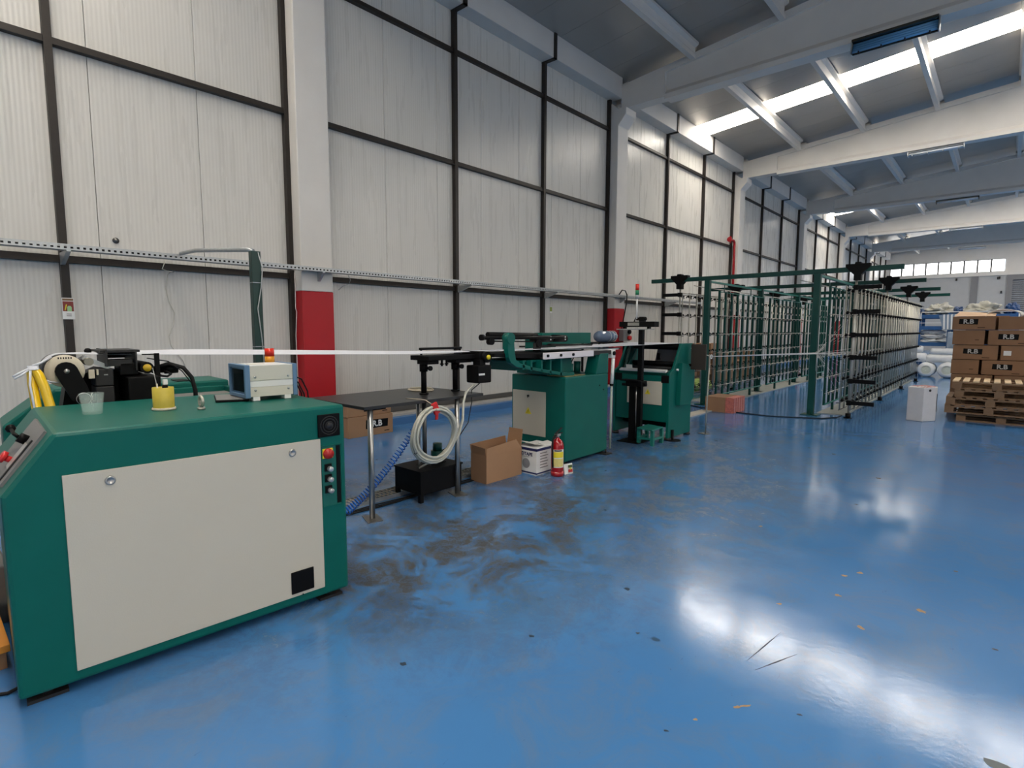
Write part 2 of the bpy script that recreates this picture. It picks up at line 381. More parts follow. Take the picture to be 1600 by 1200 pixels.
# left wall: panels, girts, posts, straps as its pieces
wl = bpy.data.objects.new('wall_left', None); COL.objects.link(wl); tags(wl, 'tall white ribbed panel wall framed in black steel', None, None, 'structure')
WL = type('x', (), {})
def wpart(name, mb, m, bev=0, kind=None):
    me = mb.mesh(name); me.materials.append(m); o = bpy.data.objects.new(name, me); COL.objects.link(o); o.parent = wl
    if bev: bevel(o, bev)
    if kind: o['kind'] = kind
    return o
wpart('backing', B(-0.25, -0.045, Y0, Y1, 0, 8.2), WHITEP)
pm = {}
for k in range(len(COLY)-1):
    a, b = COLY[k]+0.2, COLY[k+1]-0.2
    y = a; e = COLY[k]+0.25+1.20
    while y < b-0.05:
        e2 = min(e, b); wd = round(e2-y-0.006, 3)
        if wd not in pm:
            pm[wd] = MB().box(-0.045, 0.0, 0, wd, 0.0, 7.4).mesh('wall_panel'); pm[wd].materials.append(WPANEL)
        o = inst('wall_panel', pm[wd], wl, (0.0, y+0.003, 0.06)); bevel(o, 0.003, 1)
        y = e; e += 1.13
    w2 = B(-0.045, 0.0, a, b, 0, 0)
# posts at each side of the columns and between them
def post(y, z1=7.38, wd=0.075): return wpart('wall_post', B(0, 0.09, y-wd/2, y+wd/2, 0.0, z1), GIRT)
for k in range(len(COLY)-1):
    c = COLY[k]; n = COLY[k+1]
    for y in (c+2.985, c+5.62): post(y)
    post(n-0.275)
    for z in (2.37, 4.69, 6.68):
        wpart('wall_girt', B(0, 0.06, c+0.25, n-0.25, z-0.04, z+0.04), GIRT)
        wpart('girt_lip', B(0.06, 0.085, c+0.25, n-0.25, z-0.04, z-0.028), GIRT)
    # black strap wrapping the edge beam over each post
    for y in (c+2.985, c+5.62):
        wpart('beam_strap', B(0.0, 0.36, y-0.045, y+0.045, 7.36, 7.385), GIRT)
        wpart('beam_strap', B(0.333, 0.36, y-0.045, y+0.045, 7.36, 7.93), GIRT)
wpart('base_rail', B(0, 0.06, Y0, Y1, 0.165, 0.25), mat('grey_base_rail', (0.09, 0.088, 0.085), 0.5, 0.3))
struct('trim_1', B(0, 0.45, Y0, Y1, 0.0, 0.12), mat('blue_painted_plinth', (0.05, 0.155, 0.345), 0.5, var=0.12), 'blue painted concrete plinth along the foot of the left wall')
struct('trim_2', B(0, 0.30, Y0, Y1, 0.12, 0.155), mat('grey_screed_top', (0.42, 0.41, 0.39), 0.7, var=0.1), 'bare grey ledge on top of the plinth')
# columns with corbel heads
def column(c, idx):
    t = T('column', None, None, (0.15, c, 0), kind='structure')
    lab = ['', 'white concrete column painted red below, nearest behind the table', 'white concrete column painted red below, behind the second green machine', 'third white concrete column with a red hydrant pipe beside it']
    if idx < 4 and idx: t.e['label'] = lab[idx]
    pr = MB().prism([(0, 2.15), (0.30, 2.15), (0.30, 6.72), (0.52, 6.95), (0.52, 7.12), (0.30, 7.12), (0.0, 7.36)], 'y', c-0.25, c+0.25)
    t.part('shaft', pr, WHITEP, bev=0.015)
    t.part('painted_base', B(0, 0.302, c-0.252, c+0.252, 0.0, 2.15), REDP, bev=0.012)
for k, c in enumerate(COLY[:-1]): column(c, k)
# edge beam between the columns
for k in range(len(COLY)-1):
    struct('edge_beam', B(0.0, 0.33, COLY[k]+0.13, COLY[k+1]-0.13, 7.385, 7.93), WHITEP, None, bev=0.01)
# rafters: flanged concrete beams, deeper towards the ridge
def rafter(c):
    mb = MB()
    top = lambda x: 7.66+0.1*x
    def web(x0, x1, hw, z0f, z1f):
        P = []
        for x in (x0, x1):
            P += [(x, c-hw, z0f(x)), (x, c+hw, z0f(x)), (x, c+hw, z1f(x)), (x, c-hw, z1f(x))]
        mb.add(P, [(0,1,2,3),(4,7,6,5),(0,4,5,1),(1,5,6,2),(2,6,7,3),(3,7,4,0)])
    web(0.33, 1.5, 0.17, lambda x: 7.12, top)
    for x0, x1, f in ((1.5, 12, top), (12, 22.5, lambda x: 7.66+0.1*(24-x))):
        web(x0, x1, 0.09, lambda x: 7.10, f)
        web(x0, x1, 0.17, lambda x: f(x)-0.14, lambda x: f(x)+0.001)
    mb.prism([(c-0.17, 7.06), (c+0.17, 7.06), (c+0.17, 7.17), (c+0.09, 7.27), (c-0.09, 7.27), (c-0.17, 7.17)], 'x', 1.5, 22.5)
    mb.box(22.51, 23.7, c-0.17, c+0.17, 7.12, 7.76)
    return mb
for k, c in enumerate(COLY[1:-1]):
    struct('rafter', rafter(c), WHITEP)
# roof sheets, skylights and purlins: pieces of the ceiling
ce = bpy.data.objects.new('ceiling', None); COL.objects.link(ce); tags(ce, 'grey metal sheet roof on white purlins with translucent strips', None, None, 'structure')
def slope_sheet(x0, x1, wd, th=0.06):
    z0, z1 = roof_z(x0), roof_z(x1)
    return MB().add([(x0,0,z0),(x1,0,z1),(x1,wd,z1),(x0,wd,z0),(x0,0,z0+th),(x1,0,z1+th),(x1,wd,z1+th),(x0,wd,z0+th)],
                    [(0,3,2,1),(4,5,6,7),(0,1,5,4),(1,2,6,5),(2,3,7,6),(3,0,4,7)])
sl = slope_sheet(-0.3, 12, 0.994).mesh('roof_sheet'); sl.materials.append(ROOF)
sr_ = slope_sheet(12, 24, 0.994).mesh('roof_sheet'); sr_.materials.append(ROOF)
kl = slope_sheet(0.33, 12, 0.994, 0.03).mesh('skylight_sheet'); kl.materials.append(SKYL)
kr = slope_sheet(12, 23.6, 0.994, 0.03).mesh('skylight_sheet'); kr.materials.append(SKYL)
SKY_Y = (0, 17, 34, 48)
y = -7
while y < 55.4:
    if y in SKY_Y:
        inst('skylight_sheet', kl, ce, (0, y+0.003, 0)); inst('skylight_sheet', kr, ce, (0, y+0.003, 0))
    else:
        inst('roof_sheet', sl, ce, (0, y+0.003, 0)); inst('roof_sheet', sr_, ce, (0, y+0.003, 0))
    y += 1
PURX = [2.2, 4.08, 5.95, 7.8, 9.7, 11.5, 13.4, 15.3, 17.2, 19.1, 21.0]
def purlin_mesh(L_):
    return MB().prism([(-0.055, 0), (0.055, 0), (0.055, 0.09), (0.03, 0.13), (0.03, 0.25), (0.11, 0.29), (0.11, 0.345), (-0.11, 0.345), (-0.11, 0.29), (-0.03, 0.25), (-0.03, 0.13), (-0.055, 0.09)], 'y', 0, L_).mesh('purlin')
PM = purlin_mesh(8.53-0.36); PM.materials.append(WHITEP)
for k in range(len(COLY)-1):
    for x in PURX:
        inst('purlin', PM, ce, (x, COLY[k]+0.18, roof_z(x)-0.35))
# back wall with window band, lower wall, door recess
SILL, HEAD = 6.0, 6.95
bw = bpy.data.objects.new('wall_back', None); COL.objects.link(bw); tags(bw, 'grey end wall below a band of high windows', None, None, 'structure')
def bpart(name, mb, m, par=bw):
    me = mb.mesh(name); me.materials.append(m); o = bpy.data.objects.new(name, me); COL.objects.link(o); o.parent = par; return o
bpart('upper_wall', MB().prism([(-0.3, HEAD), (RT, HEAD), (RT, roof_z(24)+.02), (12, roof_z(12)+.02), (-0.3, roof_z(0)+.02)], 'y', Y1, Y1+0.3), WHITEP)
bpart('window_jamb', B(7.45, RT, Y1, Y1+0.3, SILL, HEAD), WHITEP)
bpart('window_jamb', B(-0.3, 0.3, Y1, Y1+0.3, SILL, HEAD), WHITEP)
bpart('sill_band', B(-0.3, RT, Y1-0.12, Y1+0.3, 5.72, SILL), WHITEP)
bpart('lower_wall', B(-0.3, 7.95, Y1, Y1+0.3, 0, 5.72), GREYB)
bpart('lower_wall', B(13.5, RT, Y1, Y1+0.3, 0, 5.72), GREYB)
bpart('wall_pier', B(5.55, 5.98, Y1-0.1, Y1, 0, 5.72), mat('grey_pier', (0.19, 0.19, 0.20), 0.7))
bpart('door_surround', B(7.6, 7.95, Y1-0.08, Y1, 0, 5.72), mat('grey_pier', (0.19, 0.19, 0.20), 0.7))
bpart('door_surround', B(7.6, 13.5, Y1-0.09, Y1+0.02, 5.35, 5.72), mat('grey_pier', (0.19, 0.19, 0.20), 0.7))
wn = bpy.data.objects.new('window_1', None); COL.objects.link(wn); tags(wn, 'long band of bright panes high in the end wall', None, None, 'structure')
for k in range(9):
    x0 = 0.3+k*0.794
    inst_m = B(x0+0.03, x0+0.764, Y1+0.1, Y1+0.12, SILL+0.03, HEAD-0.03); bpart('pane', inst_m, PANE, wn)
    bpart('mullion', B(x0-0.055, x0+0.055, Y1+0.05, Y1+0.15, SILL, HEAD), mat('window_frame_grey', (0.14, 0.14, 0.14), 0.5), wn)
bpart('window_frame', MB().box(0.3, 7.45, Y1+0.05, Y1+0.15, SILL, SILL+0.04).box(0.3, 7.45, Y1+0.05, Y1+0.15, HEAD-0.04, HEAD), mat('window_frame_grey', (0.14, 0.14, 0.14), 0.5), wn)
dr = bpy.data.objects.new('door_1', None); COL.objects.link(dr); tags(dr, 'grey roller shutter door in the end wall', None, None, 'structure')
for k in range(36):
    z = k*0.15
    bpart('shutter_slat', MB().prism([(Y1+0.08, z), (Y1+0.055, z+0.03), (Y1+0.055, z+0.11), (Y1+0.08, z+0.145), (Y1+0.1, z+0.145), (Y1+0.1, z)], 'x', 7.95, 13.5), SHUT, dr)
# right wall and the wall behind the camera (never in frame, close the room)
struct('wall_right', MB().box(RT-0.2, RT+0.2, Y0, Y1, 0, 4.6).box(RT-0.2, RT+0.2, Y0, Y1, 7.1, 8.3), WHITEP, 'white right wall below and above an added window band')
added_win = struct('added_window_2', MB().box(RT+0.0, RT+0.05, Y0, Y1, 4.6, 7.1), mat('added_right_pane', (0.9, 0.95, 1), 0.3), 'unseen window band added to the right wall for fill light')  # out of view, made up to go with the right fill lamp
struct('wall_front', MB().prism([(-0.3, 0), (RT, 0), (RT, roof_z(24)+.05), (12, roof_z(12)+.05), (-0.3, roof_z(0)+.05)], 'y', Y0-0.3, Y0), WHITEP, 'white wall behind the camera')
for x, z, w_ in ((4.62, 5.62, .11), (7.05, 5.6, .08), (7.15, 5.62, .09), (7.3, 4.55, .1)):
    one('wall_fitting', B(x, x+w_, Y1-0.14, Y1, z-0.18, z), DGREY, {4.62: 'small grey box on the end wall left of the pier', 7.05: 'left small dark box on the end wall under the window corner', 7.15: 'right small dark box on the end wall under the window corner', 7.3: 'small dark box on the end wall beside the shutter'}[x], 'wall box')
# fluorescent fittings under the rafters
def lamp(c, x0, x1, z, label, housing, tubem):
    t = T('ceiling_light', label, 'light', ((x0+x1)/2, c, z), group=None)
    t.part('housing', MB().prism([(c-0.13, z+0.10), (c-0.03, z+0.15), (c+0.03, z+0.15), (c+0.13, z+0.10), (c+0.12, z+0.09), (c-0.12, z+0.09)], 'x', x0, x1), housing)
    for dy in (-0.08, 0.0, 0.08):
        t.part('tube', MB().cyl((x0+0.03, c+dy, z+0.045), (x1-0.03, c+dy, z+0.045), 0.026, 12), tubem)
    for x in (x0, x1-0.02): t.part('end_plate', B(x, x+0.02, c-0.13, c+0.13, z, z+0.12), housing)
    for k in range(4):
        x = x0+0.12+k*(x1-x0-0.24)/3; t.part('tube_clip', B(x-0.008, x+0.008, c-0.115, c+0.115, z-0.01, z+0.02), BLACK if tubem is TUBEB else GALV)
    for x in (x0+0.1, x1-0.1): t.part('hanger', MB().cyl((x, c, z+0.14), (x, c, 7.07), 0.006, 6), GALV)
c = 12.66
t = T('ceiling_light', 'unlit ceiling light with blue tubes and dark reflector under the nearest rafter', 'light', (6.02, c, 6.86))
t.part('reflector_back', MB().prism([(c-0.09, 6.83), (c-0.06, 6.83), (c+0.05, 7.06), (c+0.02, 7.06)], 'x', 5.35, 6.70), OLIVE)
t.part('hood', MB().prism([(c-0.22, 7.04), (c-0.20, 7.03), (c+0.05, 7.05), (c+0.05, 7.06), (c-0.02, 7.06), (c-0.12, 7.10), (c-0.21, 7.07)], 'x', 5.37, 6.68), OLIVE)
for k in range(4): t.part('tube', MB().cyl((5.38, c-0.155+0.028*k, 6.855+0.052*k), (6.67, c-0.155+0.028*k, 6.855+0.052*k), 0.024, 12), TUBEB)
for x in (5.35, 6.68): t.part('end_plate', MB().prism([(c-0.20, 6.82), (c-0.05, 6.82), (c+0.05, 7.06), (c-0.12, 7.08)], 'x', x, x+0.02), GALV)
for k in range(4): t.part('tube_clip', B(5.48+k*0.36, 5.495+k*0.36, c-0.20, c-0.10, 6.81, 6.84), BLACK)
for x in (5.45, 6.6): t.part('hanger', MB().cyl((x, c, 7.05), (x, c, 7.09), 0.01, 6), GALV)
lamp(21.26, 5.27, 6.63, 6.93, 'white ceiling light under the second rafter', REFL, TUBE)
lamp(29.8, 5.3, 6.7, 6.93, 'dark-backed ceiling light under the third rafter', OLIVE, TUBE)
lamp(38.33, 5.2, 6.6, 6.93, 'ceiling light under the fourth rafter, before the bright roof strip', REFL, TUBE)
lamp(46.86, 5.13, 6.54, 6.83, 'farthest white ceiling light before the end windows', REFL, TUBE)

# ------------------------------------------------------------------ cable tray and pipes on the left wall
t = T('cable_tray', 'perforated galvanised cable tray running along the left wall', 'cable tray', (0.27, 5, 2.42))
tray = MB().box(0.32, 0.47, -2, 17.5, 2.43, 2.437).box(0.317, 0.32, -2, 17.5, 2.43, 2.49)
t.part('trough', tray, GALV)
side = MB(); side.box(0.47, 0.474, -2, 17.5, 2.43, 2.445); side.box(0.47, 0.474, -2, 17.5, 2.475, 2.49)
y = -2
while y < 17.5: side.box(0.47, 0.474, y, y+0.03, 2.445, 2.475); y += 0.055
t.part('perforated_side', side, GALV)
for y in (1.26, 4.2, 7.19, 9.83, 12.74, 15.7):
    t.part('bracket', MB().prism([(0.31 if y in (4.2, 12.74) else 0.095, 2.30), (0.33 if y in (4.2, 12.74) else 0.12, 2.30), (0.47, 2.415), (0.47, 2.43), (0.31 if y in (4.2, 12.74) else 0.095, 2.43)], 'y', y-0.02, y+0.02), GALV)
cw = MB()
random.seed(3)
for q in range(3):
    cw.tube([(0.35+0.03*q+0.015*math.sin(i*1.7+q), -2+i*0.35, 2.455+0.012*abs(math.sin(i*.9+q))) for i in range(56)], 0.009, 5)
t.part('cable', cw, BLACKR, kind=None)
one('wall_cable', MB().tube([(0.10, 2.28, 2.47), (0.13, 2.22, 2.33), (0.06, 2.36, 2.30), (0.03, 2.42, 2.38), (0.05, 2.30, 2.27), (0.03, 2.28, 2.1), (0.03, 2.30, 1.95), (0.03, 2.36, 1.8), (0.03, 2.34, 1.65), (0.03, 2.28, 1.5), (0.03, 2.30, 1.38), (0.04, 2.42, 1.2), (0.04, 2.46, 1.05)], 0.006, 6), mat('white_cable', (0.55, 0.53, 0.47), 0.5), 'thin looped cream cable hanging down the ribbed wall', 'cable')
one('column_cable', MB().tube([(0.12, 3.93, 2.42), (0.14, 3.92, 2.2), (0.12, 3.925, 1.9), (0.14, 3.93, 1.85), (0.10, 3.925, 1.5), (0.10, 3.93, 0.9), (0.1, 3.93, 0.3), (0.1, 3.93, 0.16)], 0.008, 6), mat('pink_white_cable', (0.62, 0.56, 0.54), 0.5), 'pale cable running down beside the first red column', 'cable')
one('column_cable', MB().tube([(0.14, 4.50, 2.42), (0.12, 4.52, 2.2), (0.12, 4.50, 1.7), (0.12, 4.50, 0.9), (0.12, 4.50, 0.16)], 0.006, 6), mat('pink_white_cable', (0.62, 0.56, 0.54), 0.5), 'thin pale cable down the right edge of the first red column', 'cable')
one('tray_cable_loop', MB().tube([(0.3, 4.70, 2.43), (0.3, 4.74, 2.36), (0.29, 4.72, 2.3), (0.22, 4.65, 2.26), (0.18, 4.60, 2.2)], 0.005, 6), GALV, 'short wire loop dangling from the tray right of the first column', 'cable')
one('wall_bolt', MB().lathe([(0, 0.03), (0.02, 0.03), (0.022, 0.012), (0.035, 0.01), (0.035, 0.0)], (0.0, 1.79, 2.637), 'x', 12), PIPEG, 'small round bolt plate on the ribbed wall above the tray', 'bolt')
# hydrant pipe
t = T('hydrant_pipe', 'red fire water pipe with an elbow and valve beside the third column', 'pipe', (0.2, 20.9, 0))
t.part('pipe', MB().tube([(0.2, 20.9, 0.12), (0.2, 20.9, 4.7), (0.2, 20.88, 4.82), (0.2, 20.80, 4.87), (0.2, 20.45, 4.87)], 0.045, 10), RED)
t.part('valve', MB().cyl((0.2, 20.48, 4.75), (0.2, 20.48, 4.99), 0.03, 8), RED)
t.part('flange', MB().cyl((0.2, 20.44, 4.87), (0.2, 20.38, 4.87), 0.09, 12), RED)
# small signs on the wall
t = T('instruction_sign', 'small extinguisher instruction sign hung on the black wall post', 'sign', (0.1, 1.28, 1.70))
t.part('board', B(0.092, 0.098, 1.225, 1.335, 1.70, 1.94), PRINTW, bev=0.002)
t.part('brown_field', B(0.098, 0.0995, 1.232, 1.328, 1.79, 1.90), mat('sign_brown_red', (0.22, 0.03, 0.02), 0.5))
t.part('header', B(0.098, 0.0995, 1.232, 1.328, 1.907, 1.93), mat('sign_ochre', (0.22, 0.12, 0.05), 0.5))
t.part('figure', MB().prism([(1.27, 1.79), (1.31, 1.79), (1.31, 1.835), (1.30, 1.85), (1.28, 1.85), (1.27, 1.835)], 'x', 0.0995, 0.1005), mat('sign_green', (0.32, 0.55, 0.27), 0.5))
t.part('arrow', MB().prism([(1.245, 1.80), (1.255, 1.80), (1.27, 1.865), (1.26, 1.865)], 'x', 0.0995, 0.1005), YELP)
for z in (1.755, 1.735): t.part('text_line', B(0.098, 0.0992, 1.26, 1.305, z, z+0.006), DGREY)
t = T('exit_tag', 'tiny green and white tag on the wall panel behind the second machine', 'sign', (0.0, 10.17, 2.0))
t.part('board', B(0.0, 0.006, 10.12, 10.22, 1.98, 2.13), PRINTW)
t.part('green_field', B(0.006, 0.008, 10.13, 10.21, 2.02, 2.12), mat('sign_green2', (0.25, 0.32, 0.05), 0.5))
# switch box on second column
t = T('switch_box', 'grey switch box with red buttons on the second column', 'switch', (0.42, 12.95, 1.25))
t.part('case', B(0.302, 0.44, 12.72, 13.06, 1.30, 1.62), GREYP, bev=0.01)
t.part('knob', MB().cyl((0.44, 12.97, 1.54), (0.50, 12.97, 1.54), 0.055, 12), BLACK)
t.part('red_button', MB().cyl((0.44, 12.97, 1.38), (0.51, 12.97, 1.38), 0.06, 12), REDC)
one('tray_dropper', MB().tube([(0.36, 12.75, 1.62), (0.51, 12.72, 2.3), (0.52, 12.71, 2.5), (0.50, 12.66, 2.60), (0.44, 12.60, 2.62), (0.36, 12.58, 2.5)], 0.016, 8), DGREY, 'dark conduit curving over the cable tray to the second column', 'conduit')

# ------------------------------------------------------------------ first machine (near left)
M1 = T('winding_machine', 'large green floor machine with beige door, black winding gear and yellow hose, nearest', 'machine', (5.083, 1.712, 0), -3.615, world=False)
prof = [(-1.495, 0.045), (0, 0.045), (0, 1.16), (-1.318, 1.16), (-1.495, 0.92)]
M1.part('front_housing', MB().prism(prof, 'x', -1.08, 0), GREEN, bev=0.016)
M1.part('rear_housing', MB().prism([(-1.43, 0.045), (0.02, 0.045), (0.02, 1.165), (-1.14, 1.165), (-1.43, 0.93)], 'x', -2.62, -2.10), GREEN, bev=0.016)
M1.part('trough', MB().box(-2.10, -1.08, -1.33, 0.0, 0.045, 0.80).box(-2.10, -1.08, -1.38, -1.33, 0.045, 0.86), GREEN)
cd = MB().box(-2.10, -1.62, -0.62, 0.0, 0.80, 1.07).box(-1.62, -1.08, -0.62, 0.0, 0.8, 1.07)
M1.part('rear_deck', cd, GREEN)
M1.part('deck_tray', B(-2.08, -1.15, -0.58, -0.04, 1.07, 1.078), GREYP)
M1.part('deck_rim', MB().box(-2.10, -2.04, -0.62, 0, 1.07, 1.12).box(-2.10, -1.08, -0.62, -0.57, 1.07, 1.12).box(-2.10, -1.08, -0.04, 0, 1.07, 1.12), GREEN, bev=0.005)
dm = M1.part('door', B(0.0, 0.008, -1.300, -0.155, 0.098, 0.976), BEIGE, bev=0.002)
def lockset(y, z):
    o = M1.part('door_lock', MB().lathe([(0.019, 0.006), (0.021, 0.011), (0.018, 0.016), (0.012, 0.016), (0.011, 0.011), (0, 0.011)], (0, y, z), 'x', 20), STEEL, dm, 'chrome quarter-turn lock')
lockset(-1.135, 0.926); lockset(-0.318, 0.922)
M1.part('door_vent', B(0.008, 0.016, -0.352, -0.222, 0.118, 0.245), BLACK, dm, 'square black vent cover', bev=0.004)
M1.part('key_mark', MB().cyl((0.008, -0.287, 0.10), (0.011, -0.287, 0.10), 0.004, 6), BLACK, dm)
fan = M1.part('fan_cover', B(0.0, 0.014, -0.168, -0.036, 0.984, 1.114), BLACK, None, 'square black fan cover', bev=0.004)
for r in (0.022, 0.038, 0.052): M1.part('ring', MB().torus((0.014, -0.102, 1.049), r, 0.003, 'x', 24, 6), DGREY, fan)
M1.part('hub', MB().lathe([(0.018, 0.012), (0.018, 0.02), (0, 0.021)], (0, -0.102, 1.049), 'x', 16), DGREY, fan)
rec = M1.part('switch_recess', B(0.0, 0.003, -0.152, -0.029, 0.570, 0.932), mat('green_inset_panel', (0.003, 0.11, 0.085), 0.4))  # inset panel in a green close to the housing enamel
M1.part('recess_groove', B(0.003, 0.005, -0.062, -0.037, 0.582, 0.925), BLACK)
M1.part('recess_frame', MB().box(0.003, 0.008, -0.152, -0.148, 0.57, 0.932).box(0.003, 0.008, -0.033, -0.029, 0.57, 0.932).box(0.003, 0.008, -0.152, -0.029, 0.57, 0.575).box(0.003, 0.008, -0.152, -0.029, 0.927, 0.932), GREEN)
ms = M1.part('main_switch', B(0.003, 0.012, -0.146, -0.082, 0.858, 0.915), YELP, None, 'red rotary switch on a yellow plate', bev=0.003)
M1.part('rotary_knob', MB().lathe([(0.031, 0.012), (0.028, 0.03), (0, 0.031)], (0, -0.114, 0.886), 'x', 20), mat('switch_red', (0.42, 0.012, 0.008), 0.4), ms)
for z in (0.800, 0.738, 0.672):
    pb = M1.part('push_button', B(0.003, 0.012, -0.134, -0.094, z-0.018, z+0.024), BLACK, None, 'push button with a grey cap')
    M1.part('cap', MB().lathe([(0.015, 0.012), (0.015, 0.036), (0.012, 0.04), (0, 0.04)], (0, -0.108, z-0.003), 'x', 16), GALV, pb)
for (x, y) in ((-0.06, -1.40), (-0.06, -0.10), (-2.5, -0.1), (-2.5, -1.3)):
    M1.part('foot', MB().box(x-0.04, x+0.03, y-0.07, y+0.07, 0.0, 0.015).cyl((x, y, 0.015), (x, y, 0.05), 0.018, 10), DGREY)
# control panel on the slope
def slope_pt(x, u, h=0.0):     # u 0 (top) .. 1 (bottom) along the slope, h above it
    y = -1.318-0.177*u; z = 1.16-0.24*u; n = Vector((0, -0.24, 0.177)).normalized()
    return (x, y+n.y*h, z+n.z*h)
def slope_slab(x0, x1, u0, u1, h0, h1):
    P = [slope_pt(x, u, h) for h in (h0, h1) for u, x in ((u0, x0), (u0, x1), (u1, x1), (u1, x0))]
    return MB().add(P, [(0,3,2,1),(4,5,6,7),(0,1,5,4),(1,2,6,5),(2,3,7,6),(3,0,4,7)])
cp = M1.part('control_panel', slope_slab(-0.62, -0.13, 0.05, 0.94, 0, 0.012), GREYP, None, 'sloping grey control panel')
M1.part('display_strip', slope_slab(-0.33, -0.24, 0.35, 0.75, 0.012, 0.015), mat('pale_display', (0.36, 0.35, 0.33), 0.3), cp)
M1.part('panel_ridge', slope_slab(-0.215, -0.195, 0.25, 0.90, 0.012, 0.018), DGREY, cp)
p0, p1 = Vector(slope_pt(-0.36, 0.33, 0.012)), Vector(slope_pt(-0.36, 0.33, 0.045))
lv = M1.part('lever', MB().cyl(p0, p1, 0.022, 12).tube([p1, (-0.42, -1.425, 1.115), (-0.50, -1.43, 1.125)], 0.008, 8), BLACK, cp, 'black control lever')
M1.part('lever_ball', MB().lathe([(0, -0.02), (0.014, -0.016), (0.021, 0), (0.014, 0.016), (0, 0.02)], (-0.52, -1.432, 1.127), 'z', 12), BLACK, cp)
M1.part('emergency_button', MB().cyl(slope_pt(-0.34, 0.66, 0.012), slope_pt(-0.34, 0.66, 0.035), 0.014, 12).cyl(slope_pt(-0.34, 0.66, 0.035), slope_pt(-0.34, 0.66, 0.055), 0.026, 14), REDC, cp, 'red emergency button')
# winding gear
zc, yc = 1.344, -1.148
M1.part('drum', MB().cyl((-1.27, yc, zc), (-1.62, yc, zc), 0.098, 32), DGREY)
M1.part('drum_disc', MB().lathe([(0.045, -1.262), (0.094, -1.262), (0.097, -1.268), (0.097, -1.28), (0, -1.28)], (0, yc, zc), 'x', 32), BEAR, None, 'ivory graduated end disc')
for k in range(6): M1.part('disc_mark', B(-1.262, -1.2605, yc-0.03+k*0.012, yc-0.024+k*0.012, zc+0.072, zc+0.083), BLACK)
arm = MB(); c0 = Vector((0, yc+0.005, zc)); c1 = Vector((0, -1.085, 1.195)); d = (c1-c0).normalized(); nrm = Vector((0, -d.z, d.y))
pts = []
for k in range(9):
    a = math.pi*k/8; q = c0+nrm*0.055*math.cos(a)-d*0.055*math.sin(a); pts.append((q.y, q.z))
for k in range(9):
    a = math.pi*k/8; q = c1-nrm*0.05*math.cos(a)+d*0.05*math.sin(a); pts.append((q.y, q.z))
arm.prism(pts, 'x', -1.26, -1.23); M1.part('drum_arm', arm, BLACK, bev=0.003)
M1.part('pivot_cap', MB().lathe([(0.014, -1.23), (0.014, -1.222), (0, -1.22)], (0, yc+0.005, zc), 'x', 16), STEEL)
M1.part('hand_knob', MB().lathe([(0.036, -1.23), (0.036, -1.20), (0.028, -1.19), (0.012, -1.19), (0, -1.18)], (0, -1.075, 1.175), 'x', 24), BLACK)
M1.part('knob_ring', MB().torus((-1.20, -1.075, 1.175), 0.034, 0.003, 'x', 24, 6), STEEL)
M1.part('gear_plate', MB().prism([(-1.2, 0.8), (-0.62, 0.8), (-0.60, 1.24), (-0.72, 1.30), (-0.95, 1.34), (-1.12, 1.26)], 'x', -1.75, -1.55), BLACK)
M1.part('gear_block', MB().box(-1.5, -1.30, -1.00, -0.905, 1.13, 1.235).box(-1.5, -1.30, -1.00, -0.905, 1.238, 1.345), DGREY, bev=0.006)
M1.part('gear_case', B(-1.56, -1.22, -0.845, -0.665, 0.90, 1.29), BLACK, bev=0.008)
M1.part('gear_case', B(-1.52, -1.25, -0.98, -0.85, 0.90, 1.13), BLACK, bev=0.006)
M1.part('block_handle', B(-1.298, -1.292, -0.955, -0.935, 1.305, 1.312), STEEL)
# frame, white stops and aluminium guides
M1.part('bracket_frame', MB().box(-1.62, -1.26, -0.945, -0.935, 1.36, 1.468).box(-1.62, -1.26, -0.79, -0.78, 1.33, 1.455).box(-1.62, -1.60, -0.945, -0.78, 1.40, 1.46).box(-1.45, -1.3, -0.93, -0.80, 1.36, 1.40), DGREY, bev=0.002)
M1.part('bracket_frame', MB().box(-1.66, -1.28, -0.97, -0.76, 1.448, 1.462), DGREY)
for dx in (0, 0.07):
    M1.part('guide_bar', MB().obox((-1.40+dx, -0.985, 1.385), (0.012, 0, 0), (0, 0.065, -0.035), (0, 0.007, 0.012)), GALV)
M1.part('white_stop', MB().box(-1.30, -1.27, -1.035, -1.005, 1.29, 1.345).box(-1.30, -1.27, -0.995, -0.985, 1.31, 1.345), BEAR, bev=0.002)
M1.part('brass_roller', MB().cyl((-1.55, -1.03, 1.395), (-1.26, -1.03, 1.395), 0.024, 16), mat('dull_brass', (0.28, 0.26, 0.21), 0.35, 0.7))
M1.part('encoder', MB().cyl((-1.58, -0.725, 1.343), (-1.28, -0.725, 1.343), 0.038, 20), BLACK)
M1.part('yellow_cap', MB().lathe([(0.024, -1.28), (0.024, -1.274), (0, -1.274)], (0, -0.725, 1.343), 'x', 18), mat('yellow_lens', (0.55, 0.36, 0.02), 0.3))
M1.part('motor', MB().tube([(-1.42, -0.66, 1.32), (-1.42, -0.60, 1.32), (-1.42, -0.60, 1.32), (-1.42, -0.52, 1.322)], [0.024, 0.024, 0.032, 0.032], 20), BLACK)
M1.part('encoder_box', B(-1.5, -1.30, -0.87, -0.77, 1.30, 1.38), BLACK, bev=0.006)
M1.part('stand_bar', MB().box(-1.34, -1.315, -0.672, -0.645, 1.02, 1.435).box(-1.34, -1.325, -0.74, -0.645, 1.425, 1.433), BLACK)
M1.part('knurled_knob', MB().lathe([(0, 1.44), (0.018, 1.445), (0.02, 1.46), (0.012, 1.472), (0, 1.474)], (-1.45, -1.01, 0), 'z', 12), BLACK)
cb = MB()
